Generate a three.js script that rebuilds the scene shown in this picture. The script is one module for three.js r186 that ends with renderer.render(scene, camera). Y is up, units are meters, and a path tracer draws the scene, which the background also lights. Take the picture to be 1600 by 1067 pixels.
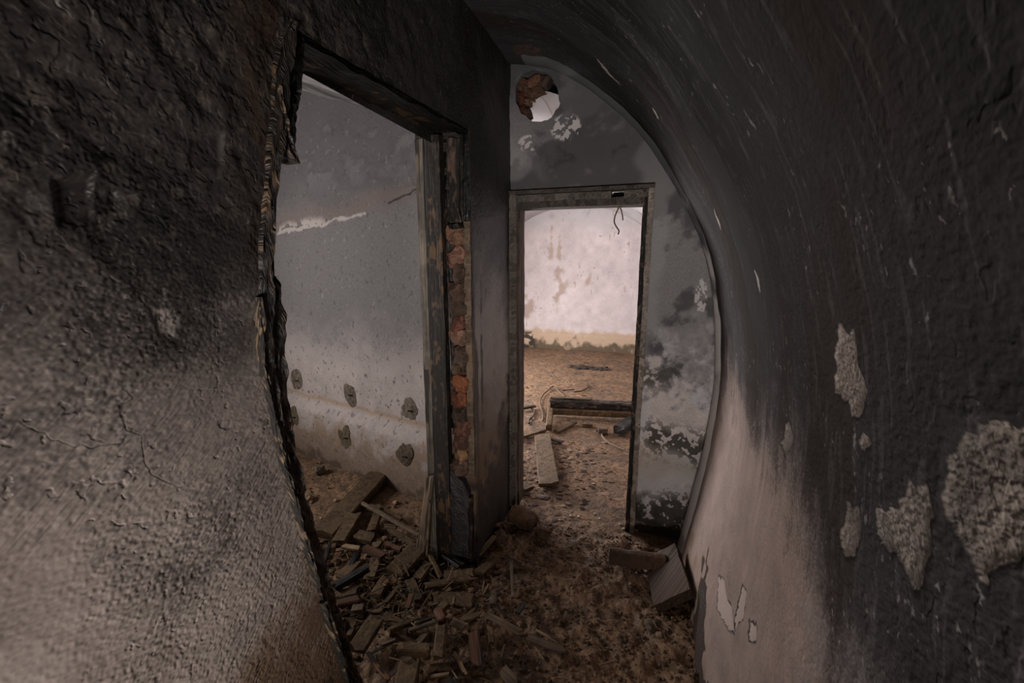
import * as THREE from 'three';
import { RectAreaLightUniformsLib } from 'three/addons/lights/RectAreaLightUniformsLib.js';
import { mergeGeometries, toCreasedNormals } from 'three/addons/utils/BufferGeometryUtils.js';

// ---------------------------------------------------------------- camera, sky, light, exposure
const scene = new THREE.Scene();
const renderer = new THREE.WebGLRenderer({ antialias: true });
renderer.toneMapping = THREE.LinearToneMapping;
renderer.toneMappingExposure = 1.0;
renderer.shadowMap.enabled = true;
RectAreaLightUniformsLib.init();
const camera = new THREE.PerspectiveCamera(77.31, 1600 / 1067, 0.02, 60);
camera.rotation.order = 'YXZ';
camera.position.set(0, 1.5, 0);
camera.rotation.set(THREE.MathUtils.degToRad(-10.8), THREE.MathUtils.degToRad(17.4), 0);
scene.background = new THREE.Color(0.8, 0.86, 0.95);   // overcast daylight outside the openings
// daylight that comes in through the three openings of the bunker (all outside the frame)
function daylight(name, [x, y, z], [tx, ty, tz], w, h, intensity, color) {
  const l = new THREE.RectAreaLight(color, intensity, w, h);
  l.name = name; l.position.set(x, y, z); l.lookAt(tx, ty, tz); scene.add(l);
  return l;
}
daylight('entrance_daylight', [-0.02, 0.36, 1.36], [-0.02, 0.36, -1], 0.5, 0.6, 84.0, new THREE.Color(1, 0.95, 0.91));
daylight('side_room_daylight', [-3.46, 1.6, -1.0], [0, 1.6, -1.0], 1.2, 1.1, 12.5, new THREE.Color(1, 0.95, 0.92));
daylight('far_room_daylight', [-2.93, 1.0, -4.55], [0, 1.0, -4.55], 1.9, 1.85, 17.5, new THREE.Color(1, 0.945, 0.93));

// ---------------------------------------------------------------- helpers
function rng(seed) { let s = seed >>> 0; return () => { s = (s + 0x6d2b79f5) | 0; let t = Math.imul(s ^ (s >>> 15), 1 | s); t = (t + Math.imul(t ^ (t >>> 7), 61 | t)) ^ t; return ((t ^ (t >>> 14)) >>> 0) / 4294967296; }; }
const PERM = new Uint8Array(512), VAL = new Float32Array(256);
{ const r = rng(7); for (let i = 0; i < 256; i++) { PERM[i] = i; VAL[i] = r() * 2 - 1; } for (let i = 255; i > 0; i--) { const j = (r() * (i + 1)) | 0; const t = PERM[i]; PERM[i] = PERM[j]; PERM[j] = t; } for (let i = 0; i < 256; i++) PERM[i + 256] = PERM[i]; }
function vn(x, y) {           // value noise, -1..1
  const xi = Math.floor(x), yi = Math.floor(y); let fx = x - xi, fy = y - yi; fx = fx * fx * (3 - 2 * fx); fy = fy * fy * (3 - 2 * fy);
  const a = PERM[xi & 255], b = PERM[(xi + 1) & 255], y0 = yi & 255, y1 = (yi + 1) & 255;
  const p = VAL[PERM[a + y0]], q = VAL[PERM[b + y0]], r = VAL[PERM[a + y1]], s = VAL[PERM[b + y1]];
  return p + (q - p) * fx + (r - p + (p - q - r + s) * fx) * fy;
}
function rn(x, y, k, o) { const w = vn(x * k * 1.9 + o, y * k * 1.9) * 0.45; return vn((x * 0.81 + y * 0.58) * k + o + w, (y * 0.81 - x * 0.58) * k + w); }   // the same, turned and warped, for specks
function fbm(x, y, o) { let s = 0, a = 0.5; for (let i = 0; i < o; i++) { s += a * vn(x, y); x = x * 2.03 + 17.1; y = y * 2.03 + 9.7; a *= 0.5; } return s; }
const cl = (x) => (x < 0 ? 0 : x > 1 ? 1 : x), ss = (a, b, x) => { x = cl((x - a) / (b - a)); return x * x * (3 - 2 * x); }, lerp = (a, b, t) => a + (b - a) * t;
function poly(pts) {          // signed distance to an outline (positive inside), with its box
  let x0 = 1e9, x1 = -1e9, y0 = 1e9, y1 = -1e9; for (const [x, y] of pts) { x0 = Math.min(x0, x); x1 = Math.max(x1, x); y0 = Math.min(y0, y); y1 = Math.max(y1, y); }
  const m = 0.06;
  return (x, y) => {
    if (x < x0 - m || x > x1 + m || y < y0 - m || y > y1 + m) return -m;
    let d = 1e9, ins = false;
    for (let i = 0, j = pts.length - 1; i < pts.length; j = i++) {
      const ax = pts[j][0], ay = pts[j][1], bx = pts[i][0], by = pts[i][1], ex = bx - ax, ey = by - ay;
      const t = cl(((x - ax) * ex + (y - ay) * ey) / (ex * ex + ey * ey || 1e-9)), dx = x - ax - ex * t, dy = y - ay - ey * t; d = Math.min(d, dx * dx + dy * dy);
      if ((by > y) !== (ay > y) && x < ((ax - bx) * (y - by)) / (ay - by) + bx) ins = !ins;
    }
    d = Math.sqrt(d); return ins ? d : -d;
  };
}
// a slow-varying field sampled on a coarse grid over the texture, read back smoothly
function field(fn, n = 400) { const a = new Float32Array((n + 2) * (n + 2)); for (let j = 0; j < n + 2; j++) for (let i = 0; i < n + 2; i++) a[j * (n + 2) + i] = fn(i / n, j / n); return (u, v) => { const x = u * n, y = v * n, i = x | 0, j = y | 0, s = x - i, t = y - j, k = j * (n + 2) + i; const p = a[k] + (a[k + 1] - a[k]) * s, q = a[k + n + 2] + (a[k + n + 3] - a[k + n + 2]) * s; return p + (q - p) * t; }; }
const OUT = new Float32Array(4);     // r, g, b (sRGB 0..255), relief (0..1)
const put = (r, g, b, h) => { OUT[0] = r; OUT[1] = g; OUT[2] = b; OUT[3] = h; };
function mixc(r, g, b, t) { OUT[0] += (r - OUT[0]) * t; OUT[1] += (g - OUT[1]) * t; OUT[2] += (b - OUT[2]) * t; }
function bake(w, h, fn, wrap = THREE.MirroredRepeatWrapping) {
  const c = new Uint8Array(w * h * 4), b = new Uint8Array(w * h);
  for (let j = 0; j < h; j++) for (let i = 0; i < w; i++) {
    fn((i + 0.5) / w, (j + 0.5) / h); const k = (j * w + i) * 4;
    c[k] = cl(OUT[0] / 255) * 255; c[k + 1] = cl(OUT[1] / 255) * 255; c[k + 2] = cl(OUT[2] / 255) * 255; c[k + 3] = 255; b[j * w + i] = cl(OUT[3]) * 255;
  }
  const map = new THREE.DataTexture(c, w, h, THREE.RGBAFormat), bump = new THREE.DataTexture(b, w, h, THREE.RedFormat);
  map.colorSpace = THREE.SRGBColorSpace;
  for (const t of [map, bump]) { t.wrapS = t.wrapT = wrap; t.magFilter = THREE.LinearFilter; t.needsUpdate = true; }
  return { map, bump };
}
function mat(t, bumpScale, rough = 0.9, extra = {}) { return new THREE.MeshPhysicalMaterial({ map: t.map, bumpMap: t.bump, bumpScale, roughness: rough, metalness: 0, side: THREE.DoubleSide, ...extra }); }
function surf(nu, nv, at, uvAt) {    // a sheet of nu x nv cells
  const p = [], uv = [], ix = [], v = [0, 0, 0], q = [0, 0];
  for (let j = 0; j <= nv; j++) for (let i = 0; i <= nu; i++) { at(i / nu, j / nv, v, q); p.push(v[0], v[1], v[2]); if (uvAt) { uvAt(v, q); } uv.push(q[0], q[1]); }
  for (let j = 0; j < nv; j++) for (let i = 0; i < nu; i++) { const a = j * (nu + 1) + i, b = a + 1, c = a + nu + 1, d = c + 1; ix.push(a, b, d, a, d, c); }
  const g = new THREE.BufferGeometry();
  g.setAttribute('position', new THREE.Float32BufferAttribute(p, 3)); g.setAttribute('uv', new THREE.Float32BufferAttribute(uv, 2)); g.setIndex(ix); g.computeVertexNormals();
  return g;
}
const used = new Map();
function numbered(n) { const k = used.get(n) ?? 0; used.set(n, k + 1); return k ? n + '_' + String(k).padStart(3, '0') : n; }
function mesh(name, geo, m, parent = scene) { const o = new THREE.Mesh(geo, m); o.name = parent === scene ? numbered(name) : name; parent.add(o); return o; }
function part(name, geo, m, parent) { const n = parent.children.filter((c) => c.name.replace(/_\d{3}$/, '') === name).length; return mesh(n ? name + '_' + String(n).padStart(3, '0') : name, geo, m, parent); }
function struct(name, geo, m, label, category) { const o = mesh(name, geo, m); o.userData = { kind: 'structure', label, category }; return o; }
function group(name, label, category, kind, pos = [0, 0, 0]) { const g = new THREE.Group(); g.name = numbered(name); g.position.set(...pos); g.userData = kind ? { kind, label, category } : { label, category }; scene.add(g); return g; }
function tag(o, label, category, grp) { o.userData = { label, category }; if (grp) o.userData.group = grp; return o; }
const plain = (g) => { const c = g.index ? g.toNonIndexed() : g; for (const k of Object.keys(c.attributes)) if (!['position', 'normal', 'uv'].includes(k)) c.deleteAttribute(k); return c; };
const join = (list) => mergeGeometries(list.map(plain));

// a worn board along +x, centred, rounded edges, uneven ends; uv in metres (u along the board)
function board(L, W, T, seed, rough = 1, chip = 1) {
  const r = rng(seed), n = Math.max(3, Math.min(12, Math.round(L / 0.06))), c = Math.min(W, T) * 0.16;
  const sec = [[-W / 2 + c, -T / 2], [W / 2 - c, -T / 2], [W / 2, -T / 2 + c], [W / 2, T / 2 - c], [W / 2 - c, T / 2], [0, T / 2], [-W / 2 + c, T / 2], [-W / 2, T / 2 - c], [-W / 2, -T / 2 + c]];
  const K = sec.length, p = [], uv = [], ix = [], e0 = sec.map(() => (r() - 0.35) * 0.35 * chip * Math.min(W, 0.08)), e1 = sec.map(() => (r() - 0.35) * 0.35 * chip * Math.min(W, 0.08));
  const u0 = r() * 3, v0 = r() * 3, per = [0]; for (let k = 0; k < K; k++) { const a = sec[k], b = sec[(k + 1) % K]; per.push(per[k] + Math.hypot(a[0] - b[0], a[1] - b[1])); }
  for (let i = 0; i <= n; i++) for (let k = 0; k <= K; k++) {
    const s = sec[k % K], t = i / n, j = (x) => vn(x * 3.1 + seed * 1.7, k % K * 2.3 + seed) * 0.05 * rough;
    let x = -L / 2 + L * t; if (i === 0) x += e0[k % K]; if (i === n) x -= e1[k % K];
    p.push(x, s[1] * (1 + j(i)) , s[0] * (1 + j(i + 40))); uv.push(u0 + x, v0 + per[k]);
  }
  for (let i = 0; i < n; i++) for (let k = 0; k < K; k++) { const a = i * (K + 1) + k, b = a + 1, d = a + K + 1, e = d + 1; ix.push(a, b, e, a, e, d); }
  for (const [i, flip] of [[0, 0], [n, 1]]) { const base = p.length / 3, o = i * (K + 1); for (let k = 0; k < K; k++) { p.push(p[(o + k) * 3], p[(o + k) * 3 + 1], p[(o + k) * 3 + 2]); uv.push(u0 + sec[k][0] * 0.4, v0 + sec[k][1]); } for (let k = 1; k < K - 1; k++) flip ? ix.push(base, base + k, base + k + 1) : ix.push(base, base + k + 1, base + k); }
  const g = new THREE.BufferGeometry(); g.setAttribute('position', new THREE.Float32BufferAttribute(p, 3)); g.setAttribute('uv', new THREE.Float32BufferAttribute(uv, 2)); g.setIndex(ix);
  return toCreasedNormals(g, 0.5);
}
// a lumpy stone / clod / brick fragment
function lump(sx, sy, sz, seed, amount = 0.3, detail = 2, power = 1) {
  const g = new THREE.IcosahedronGeometry(1, detail), p = g.attributes.position;
  for (let i = 0; i < p.count; i++) {
    let x = p.getX(i), y = p.getY(i), z = p.getZ(i);
    if (power < 1) { const m = Math.max(Math.abs(x), Math.abs(y), Math.abs(z)), k = lerp(1, 1 / m, 1 - power); x *= k; y *= k; z *= k; }
    const d = 1 + amount * (fbm(x * 1.3 + seed * 3.1 + z * 0.7, y * 1.3 - seed + z * 1.1, 3) );
    p.setXYZ(i, x * d * sx, y * d * sy, z * d * sz);
  }
  const u = g.attributes.uv; for (let i = 0; i < p.count; i++) u.setXY(i, p.getX(i) + p.getZ(i) * 0.6 + seed, p.getY(i) + p.getZ(i) * 0.5);
  g.computeVertexNormals(); return toCreasedNormals(g, 0.6);
}
// a bar whose front outline runs between two curves in the (z, y) plane of the left wall; x from back to front
function strip(rows, xb, xf, seed, rough) {   // rows: [y, zA, zB]
  const n = 150, p = [], uv = [], ix = [], A = rows.length - 1;
  const at = (t) => { const f = t * A, i = Math.min(A - 1, Math.floor(f)), u = f - i; return [0, 1, 2].map((c) => lerp(rows[i][c], rows[i + 1][c], u)); };
  const M = 8;
  for (let j = 0; j <= n; j++) {
    const [y, a, b] = at(j / n), q = vn(y * 23 + seed, seed * 3) * 0.004 * rough, q2 = vn(y * 31 + seed * 2, seed) * 0.005 * rough;
    for (let k = 0; k <= M + 2; k++) {
      let x, z; if (k === 0) { x = xb; z = a; } else if (k === M + 2) { x = xb; z = b; } else { const u = (k - 1) / M; z = lerp(a + q, b + q2, u); x = xf - (k === 1 || k === M + 1 ? 0.006 : 0) + fbm(y * 26 + seed, u * 3.5 + seed * 5, 3) * 0.014 * rough + vn(y * 120 + seed, u * 9 + seed) * 0.0025 * rough; }
      p.push(x, y, z); uv.push(y * 1.7, z * 5 + k * 0.003 + x * 3);
    }
  }
  const K = M + 3; for (let j = 0; j < n; j++) for (let k = 0; k < K - 1; k++) { const a = j * K + k, b = a + 1, c = a + K, d = c + 1; ix.push(a, c, d, a, d, b); }
  for (const j of [0, n]) for (let k = 1; k < K - 1; k++) ix.push(j * K, j * K + k, j * K + k + 1);
  const g = new THREE.BufferGeometry(); g.setAttribute('position', new THREE.Float32BufferAttribute(p, 3)); g.setAttribute('uv', new THREE.Float32BufferAttribute(uv, 2)); g.setIndex(ix);
  return toCreasedNormals(g, 0.9);
}
function boxAt(x0, x1, y0, y1, z0, z1, seed, wob = 0.004, nx = 1, ny = 12, nz = 1) {   // a box with uneven faces, uv in metres (u along y)
  const g = new THREE.BoxGeometry(x1 - x0, y1 - y0, z1 - z0, nx + 2, ny, nz + 2).translate((x0 + x1) / 2, (y0 + y1) / 2, (z0 + z1) / 2), p = g.attributes.position, u = g.attributes.uv;
  for (let i = 0; i < p.count; i++) {
    const x = p.getX(i), y = p.getY(i), z = p.getZ(i); u.setXY(i, y + seed, x + z + seed);
    p.setXYZ(i, x + vn(y * 21 + seed, z * 40 + x * 9) * wob, y + vn(x * 40 + seed, z * 37) * wob * 0.6, z + vn(y * 19 + x * 50 + seed, 3.3 + x * 11) * wob);
  }
  g.computeVertexNormals(); return toCreasedNormals(g, 0.7);
}
// ---------------------------------------------------------------- surfaces
const T0 = Date.now();
// grain of soot-blackened plaster: returns how much of the pale plaster shows (0..1)
// left partition wall; x = depth Z (metres in front of the eye), y = height
const SQ = poly([[0.368, 1.6], [0.41, 1.611], [0.401, 1.552], [0.364, 1.545]]), SQ2 = poly([[0.554, 1.696], [0.608, 1.712], [0.605, 1.663], [0.549, 1.648]]), CHIP = poly([[0.457, 1.421], [0.483, 1.426], [0.493, 1.399], [0.485, 1.374], [0.462, 1.383]]);
const lineD = (pts) => { const f = (x, y) => { let d = 1e9; for (let i = 0; i < pts.length - 1; i++) { const [ax, ay] = pts[i], [bx, by] = pts[i + 1], ex = bx - ax, ey = by - ay, t = cl(((x - ax) * ex + (y - ay) * ey) / (ex * ex + ey * ey)); d = Math.min(d, Math.hypot(x - ax - ex * t, y - ay - ey * t)); } return d; }; return f; };
const CR1 = lineD([[0.27, 1.30], [0.305, 1.283], [0.34, 1.26], [0.39, 1.248], [0.405, 1.245]]), CR2 = lineD([[0.414, 1.329], [0.397, 1.295], [0.408, 1.23], [0.412, 1.197], [0.43, 1.16], [0.464, 1.121]]);
function leftRelief(x, y) {      // coarse relief in metres, also used to shape the mesh
  const up = ss(1.35, 1.6, y + fbm(x * 3, y * 3, 2) * 0.25) * (1 - ss(1.0, 1.5, x) * 0.6);
  let h = fbm(x * 7, y * 7, 3) * 0.006 + up * fbm(x * 26 + 5, y * 26, 3) * 0.007;
  const f = Math.max(SQ(x + vn(x * 60, y * 60) * 0.003, y), SQ2(x + vn(x * 60, y * 60) * 0.004, y)); h = lerp(h, -0.004, ss(-0.004, 0.004, f));
  h -= ss(-0.003, 0.004, CHIP(x + vn(x * 80, y * 80) * 0.004, y)) * 0.003;
  return h;
}
const LX = (u) => 0.2 + u * 2.15, LY = (v) => v * 2.5, L1 = field((u, v) => fbm(LX(u) * 2.2 + 3, LY(v) * 2.2, 4)), L2 = field((u, v) => fbm(LX(u) * 5 + 9, LY(v) * 3, 3)), L3 = field((u, v) => fbm(LX(u) * 4 + 31, LY(v) * 4, 4)), L4 = field((u, v) => ss(1.35, 1.6, LY(v) + fbm(LX(u) * 3, LY(v) * 3, 2) * 0.25) * (1 - ss(0.9, 1.3, LX(u)))), L5 = field((u, v) => ss(-0.1, 0.3, fbm(LX(u) * 3 + 60, LY(v) * 3, 2) + 0.15)), LN = field((u, v) => fbm(LX(u) * 14, LY(v) * 14, 3), 800);
const texLeft = bake(1792, 1792, (u, v) => {
  const x = 0.2 + u * 2.15, y = v * 2.5, n1 = L1(u, v), n2 = LN(u, v), g = vn(x * 260, y * 260), g2 = vn(x * 130 + 7, y * 130);
  // bare plaster below, soot above; the tide line of the smoke is ragged and grainy
  const tide = y - (1.24 + n1 * 0.34 + 0.05 * Math.sin(x * 5)) - Math.max(0, x - 1.0) * 0.12, soot = cl(ss(-0.30, 0.42, tide + n2 * 0.22 + g * 0.13 + g2 * 0.07));
  const m = 1 + n2 * 0.18 + g * 0.06;
  put(138 * m, 126 * m, 119 * m, 0);
  mixc(154, 142, 134, ss(0.05, 0.4, L2(u, v)) * 0.5);
  mixc(47 + g * 8, 43 + g * 8, 42 + g * 8, soot * 0.98);
  const dark = ss(0.0, 0.45, L3(u, v) + 0.1) * soot; mixc(26, 24, 23, dark * 0.85);
  const up = L4(u, v), pit = up > 0.01 ? ss(0.02, 0.28, fbm(x * 55, y * 55, 3)) : 0; if (up > 0.01) mixc(78, 70, 63, up * ss(0.22, 0.42, fbm(x * 46 + 3, y * 46, 3) + n1 * 0.25) * 0.75);
  // mud and damp at the foot
  const mud = ss(-0.16, 0.24, 0.56 + n1 * 0.3 + n2 * 0.34 + g2 * 0.05 - y + ss(0.4, 0.75, x) * 0.12) ; mixc(88 + g * 10, 66 + g * 9, 47 + g * 8, mud * 0.8);
  mixc(40, 31, 24, ss(0.0, 0.12, 0.30 + n2 * 0.3 + n1 * 0.2 - y) * 0.9);
  // brown charring round the doorway and streaks run down the far pier
  const edge = ss(0.13, 0.0, 0.70 - x + n2 * 0.1) * ss(0.8, 0.74, x); mixc(52, 36, 24, edge * ss(-0.1, 0.25, n2 + 0.12 * vn(x * 40, y * 9)) * ss(0.9, 1.5, y) * 0.8);
  if (x > 1.7) { const st = vn(x * 34, y * 2.2) * 0.6 + n2 * 0.6; mixc(34, 26, 20, ss(0.05, 0.4, st + (1.79 - x) * 4) * 0.75); mixc(104, 82, 62, ss(1.0, 0.6, y) * ss(0.1, 0.3, y) * ss(0.0, 0.2, n1 + 0.25) * 0.55); mixc(30, 22, 17, ss(0.0, 0.25, 0.50 + (x - 1.9) * 0.9 - y + n2 * 0.4) * 0.85); }
  // chips, repairs, cracks
  const ch = ss(-0.001, 0.005, CHIP(x + vn(x * 80, y * 80) * 0.006, y + vn(x * 70, y * 70 + 4) * 0.006)); mixc(126, 116, 110, ch * 0.85);
  const sq = Math.max(ss(-0.003, 0.003, SQ(x + vn(x * 60, y * 60) * 0.003, y)), ss(-0.003, 0.003, SQ2(x + vn(x * 60, y * 60) * 0.004, y))); mixc(44, 39, 38, sq * 0.8);
  const w = vn(x * 34, y * 34) * 0.010 + vn(x * 110, y * 110) * 0.004, ck = Math.max(ss(0.0016, 0.0003, CR1(x + w, y + w)), ss(0.0016, 0.0003, CR2(x + w, y - w))) * ss(-0.5, 0.2, vn(x * 22, y * 22)); mixc(52, 47, 44, ck * 0.6);
  const fleck = ss(0.78, 0.92, rn(x, y, 150, 40)) * ss(0.1, 0.4, vn(x * 12, y * 12 + 50)); mixc(150, 140, 132, fleck * 0.5 * ss(0.2, 0.9, y));
  // fine relief: brushed coat, stipple, pits
  const br = vn((x * 0.8 + y * 0.6) * 60, (x * 0.6 - y * 0.8) * 320) * L5(u, v), st = vn(x * 210, y * 210) * 0.5 + g2 * 0.28 + g * 0.2, hole = ss(0.70, 0.9, rn(x, y, 95, 90)) * ss(0.0, 0.5, vn(x * 7 + 3, y * 7) + 0.3);
  OUT[3] = 0.5 + st * (0.12 + 0.2 * ss(-0.25, 0.3, L3(u, v))) + br * 0.16 + n2 * 0.12 - hole * 0.22 - pit * up * 0.28 - ck * 0.14 - sq * (st * 0.26 + n2 * 0.2);
});

const matLeft = mat(texLeft, 0.0048, 0.58);

// the vault: x = depth Z, y = arc length from the floor
const PROFILE = [[0.244, -0.080], [0.250, 0.000], [0.273, 0.152], [0.300, 0.325], [0.322, 0.474], [0.339, 0.617], [0.351, 0.758], [0.356, 0.891], [0.352, 1.010], [0.343, 1.118], [0.333, 1.213], [0.319, 1.306], [0.298, 1.412], [0.268, 1.519], [0.231, 1.616],
  [0.183, 1.713], [0.121, 1.823], [0.054, 1.931], [-0.007, 2.021], [-0.072, 2.102], [-0.147, 2.177], [-0.227, 2.244], [-0.307, 2.307], [-0.384, 2.360], [-0.446, 2.397], [-0.512, 2.426], [-0.608, 2.451], [-0.700, 2.469], [-0.800, 2.472]];
const ARC = [0.04]; for (let i = 1; i < PROFILE.length; i++) ARC.push(ARC[i - 1] + Math.hypot(PROFILE[i][0] - PROFILE[i - 1][0], PROFILE[i][1] - PROFILE[i - 1][1]));
const ARC_END = ARC[ARC.length - 1];
function onVault(s, off = 0) {    // point of the profile at arc length s, moved off towards the room
  let i = 0; while (i < ARC.length - 2 && ARC[i + 1] < s) i++;
  const t = (s - ARC[i]) / (ARC[i + 1] - ARC[i]), tan = (k) => { const a = PROFILE[Math.max(0, k - 1)], b = PROFILE[Math.min(PROFILE.length - 1, k + 1)], l = Math.hypot(b[0] - a[0], b[1] - a[1]); return [(b[0] - a[0]) / l, (b[1] - a[1]) / l]; };
  const a = tan(i), b = tan(i + 1), tx = lerp(a[0], b[0], t), ty = lerp(a[1], b[1], t);
  return [lerp(PROFILE[i][0], PROFILE[i + 1][0], t) - ty * off, lerp(PROFILE[i][1], PROFILE[i + 1][1], t) + tx * off];
}
const PATCHES = [
  [[0.813, 1.53], [0.768, 1.522], [0.767, 1.472], [0.741, 1.443], [0.755, 1.404], [0.79, 1.381], [0.807, 1.408], [0.857, 1.398], [0.855, 1.462]],
  [[1.134, 1.244], [1.083, 1.221], [1.127, 1.157], [1.176, 1.174]], [[0.746, 1.374], [0.723, 1.365], [0.744, 1.334], [0.765, 1.347]],
  [[0.796, 1.22], [0.752, 1.246], [0.738, 1.211], [0.757, 1.152], [0.801, 1.123], [0.822, 1.156]],
  [[0.635, 1.354], [0.582, 1.366], [0.574, 1.318], [0.574, 1.259], [0.578, 1.235], [0.609, 1.219], [0.634, 1.241], [0.673, 1.233], [0.704, 1.233], [0.704, 1.269], [0.654, 1.294], [0.64, 1.311]],
  [[0.553, 1.415], [0.512, 1.467], [0.478, 1.49], [0.45, 1.489], [0.427, 1.452], [0.451, 1.367], [0.479, 1.343], [0.489, 1.321], [0.511, 1.322], [0.526, 1.33], [0.559, 1.343], [0.564, 1.363]],
].map(poly);
const SLITS = [[[1.786, 2.534], [1.800, 2.50], [1.872, 2.436], [1.845, 2.494]], [[1.716, 2.241], [1.735, 2.23], [1.752, 2.208], [1.73, 2.215]], [[1.638, 1.815], [1.655, 1.79], [1.667, 1.753], [1.645, 1.77]], [[1.345, 1.60], [1.322, 1.59], [1.322, 1.55], [1.345, 1.56]]].map(poly);
const FLAKES = [[[1.526, 0.496], [1.467, 0.532], [1.324, 0.543], [1.244, 0.523], [1.318, 0.474], [1.446, 0.429]], [[1.305, 0.65], [1.277, 0.563], [1.256, 0.524], [1.219, 0.606], [1.256, 0.663]], [[1.172, 0.64], [1.131, 0.67], [1.107, 0.641], [1.146, 0.601]]].map(poly);
const LIFTS = [[[1.487, 0.608], [1.418, 0.611], [1.341, 0.539], [1.40, 0.545], [1.488, 0.577]]].map(poly);
const MUDS = [[[1.75, 0.50], [1.66, 0.36], [1.50, 0.30], [1.30, 0.18], [1.25, -0.05], [1.52, -0.05], [1.70, 0.20]]].map(poly);
const inAny = (list, x, y) => { let d = -0.06; for (const f of list) d = Math.max(d, f(x, y)); return d; };
const warp = (x, y, k) => vn(x * k, y * k) * 0.5 + vn(x * k * 2.1 + 9, y * k * 2.1) * 0.3;
function vaultRelief(x, y) {
  let h = fbm(x * 5 + 40, y * 7, 3) * 0.006 + vn(x * 14 + 4, y * 3) * 0.0015;
  h -= ss(-0.002, 0.004, inAny(PATCHES, x + warp(x, y, 38) * 0.016, y + warp(x + 9, y, 38) * 0.016)) * 0.004;
  h -= ss(-0.001, 0.003, inAny(FLAKES, x + warp(x, y, 60) * 0.012, y)) * 0.003; h += ss(-0.01, 0.01, inAny(LIFTS, x, y)) * 0.012;
  return h;
}
const VX = (u) => 0.3 + u * 2.05, VY = (v) => -0.05 + v * 3.25, V1 = field((u, v) => fbm(VX(u) * 2.4 + 13, VY(v) * 2.4, 4)), VN = field((u, v) => fbm(VX(u) * 13 + 5, VY(v) * 13, 3), 900), V2 = field((u, v) => fbm(VX(u) * 6 + 70, VY(v) * 1.6, 3)), V3 = field((u, v) => fbm(VX(u) * 9 + 20, VY(v) * 1.8 + 5, 3));
const texVault = bake(1792, 1792, (u, v) => {
  const x = 0.3 + u * 2.05, y = -0.05 + v * 3.25, n1 = V1(u, v), n2 = VN(u, v), g = vn(x * 300, y * 260), streak = vn(x * 46, y * 4.2) * 0.6 + vn(x * 110 + 3, y * 9) * 0.4;
  const m = 1 + n2 * 0.16 + g * 0.06; put(138 * m, 121 * m, 114 * m, 0);
  const near0 = ss(1.15, 0.75, x), tide = y - (1.10 + n1 * 0.12) + near0 * 0.22, soot = cl(ss(-0.12, 0.26, tide + n2 * 0.14 + streak * 0.05 + g * 0.07));
  mixc(120, 100, 88, ss(0.0, 0.5, streak * 0.5 + n1 + n2 * 0.5) * 0.3); mixc(105, 101, 102, ss(0.2, 0.6, y) * ss(1.05, 0.6, x + n2 * 0.2) * 0.7);
  mixc(36 + g * 6, 33 + g * 6, 34 + g * 6, soot * 0.985);
  const deep = ss(0.35, 1.1, tide) * cl(0.55 + n1 * 1.1 + streak * 0.25); mixc(19, 18, 18, deep * 0.93);
  mixc(33, 23, 19, ss(0.0, 0.3, V2(u, v)) * soot * 0.7); mixc(47, 45, 48, ss(0.05, 0.35, V3(u, v) + streak * 0.12) * soot * ss(0.7, 1.3, x) * 0.7);
  mixc(84, 80, 80, ss(0.45, 0.75, vn(x * 120, y * 16) + n1 * 0.4) * soot * 0.32);
  const f = inAny(PATCHES, x + warp(x, y, 38) * 0.016 + g * 0.001, y + warp(x + 9, y, 38) * 0.016), pm = ss(-0.0015, 0.0025, f) * (0.75 + 0.25 * ss(-0.4, 0.2, n2)); mixc(108 + g * 24, 98 + g * 22, 91 + g * 21, pm * 0.92); mixc(24, 21, 20, ss(-0.006, -0.002, f) * (1 - pm) * 0.5);
  const sl = ss(-0.007, -0.002, inAny(SLITS, x + warp(x, y, 50) * 0.012, y + warp(y, x, 50) * 0.01)); mixc(168, 155, 148, sl * 0.95);
  const k = inAny(FLAKES, x + warp(x, y, 60) * 0.014, y + warp(y, x, 60) * 0.01); mixc(176, 160, 153, ss(-0.001, 0.003, k) * 0.8); mixc(48, 42, 40, ss(-0.007, -0.002, k) * ss(0.002, -0.001, k) * (y > 0.5 ? 0.9 : 0.5));
  const md = Math.max(inAny(MUDS, x + warp(x, y, 16) * 0.11, y + warp(y, x, 16) * 0.11), -0.06); mixc(48 + g * 12, 39 + g * 11, 34 + g * 9, ss(-0.004, 0.01, md) * 0.92);
  mixc(108, 86, 68, ss(0.0, 0.25, 0.34 + n2 * 0.3 - y + (x - 1.6) * 0.3) * 0.7 * (1 - ss(-0.004, 0.01, md)));
  const fleck = ss(0.78, 0.9, rn(x, y, 120, 40)) * ss(0.0, 0.4, vn(x * 10, y * 10 + 50)); mixc(150, 142, 138, fleck * 0.5);
  const st = fbm(x * 100, y * 150, 3);
  OUT[3] = 0.5 + st * 0.26 + streak * 0.12 * soot + n2 * 0.2 + pm * (fbm(x * 110, y * 210, 3) * 0.5 - 0.06) - ss(0.68, 0.8, rn(x, y, 50, 90)) * 0.2;
});

const matVault = mat(texVault, 0.0052, 0.9, { specularIntensity: 0.5 });

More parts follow.
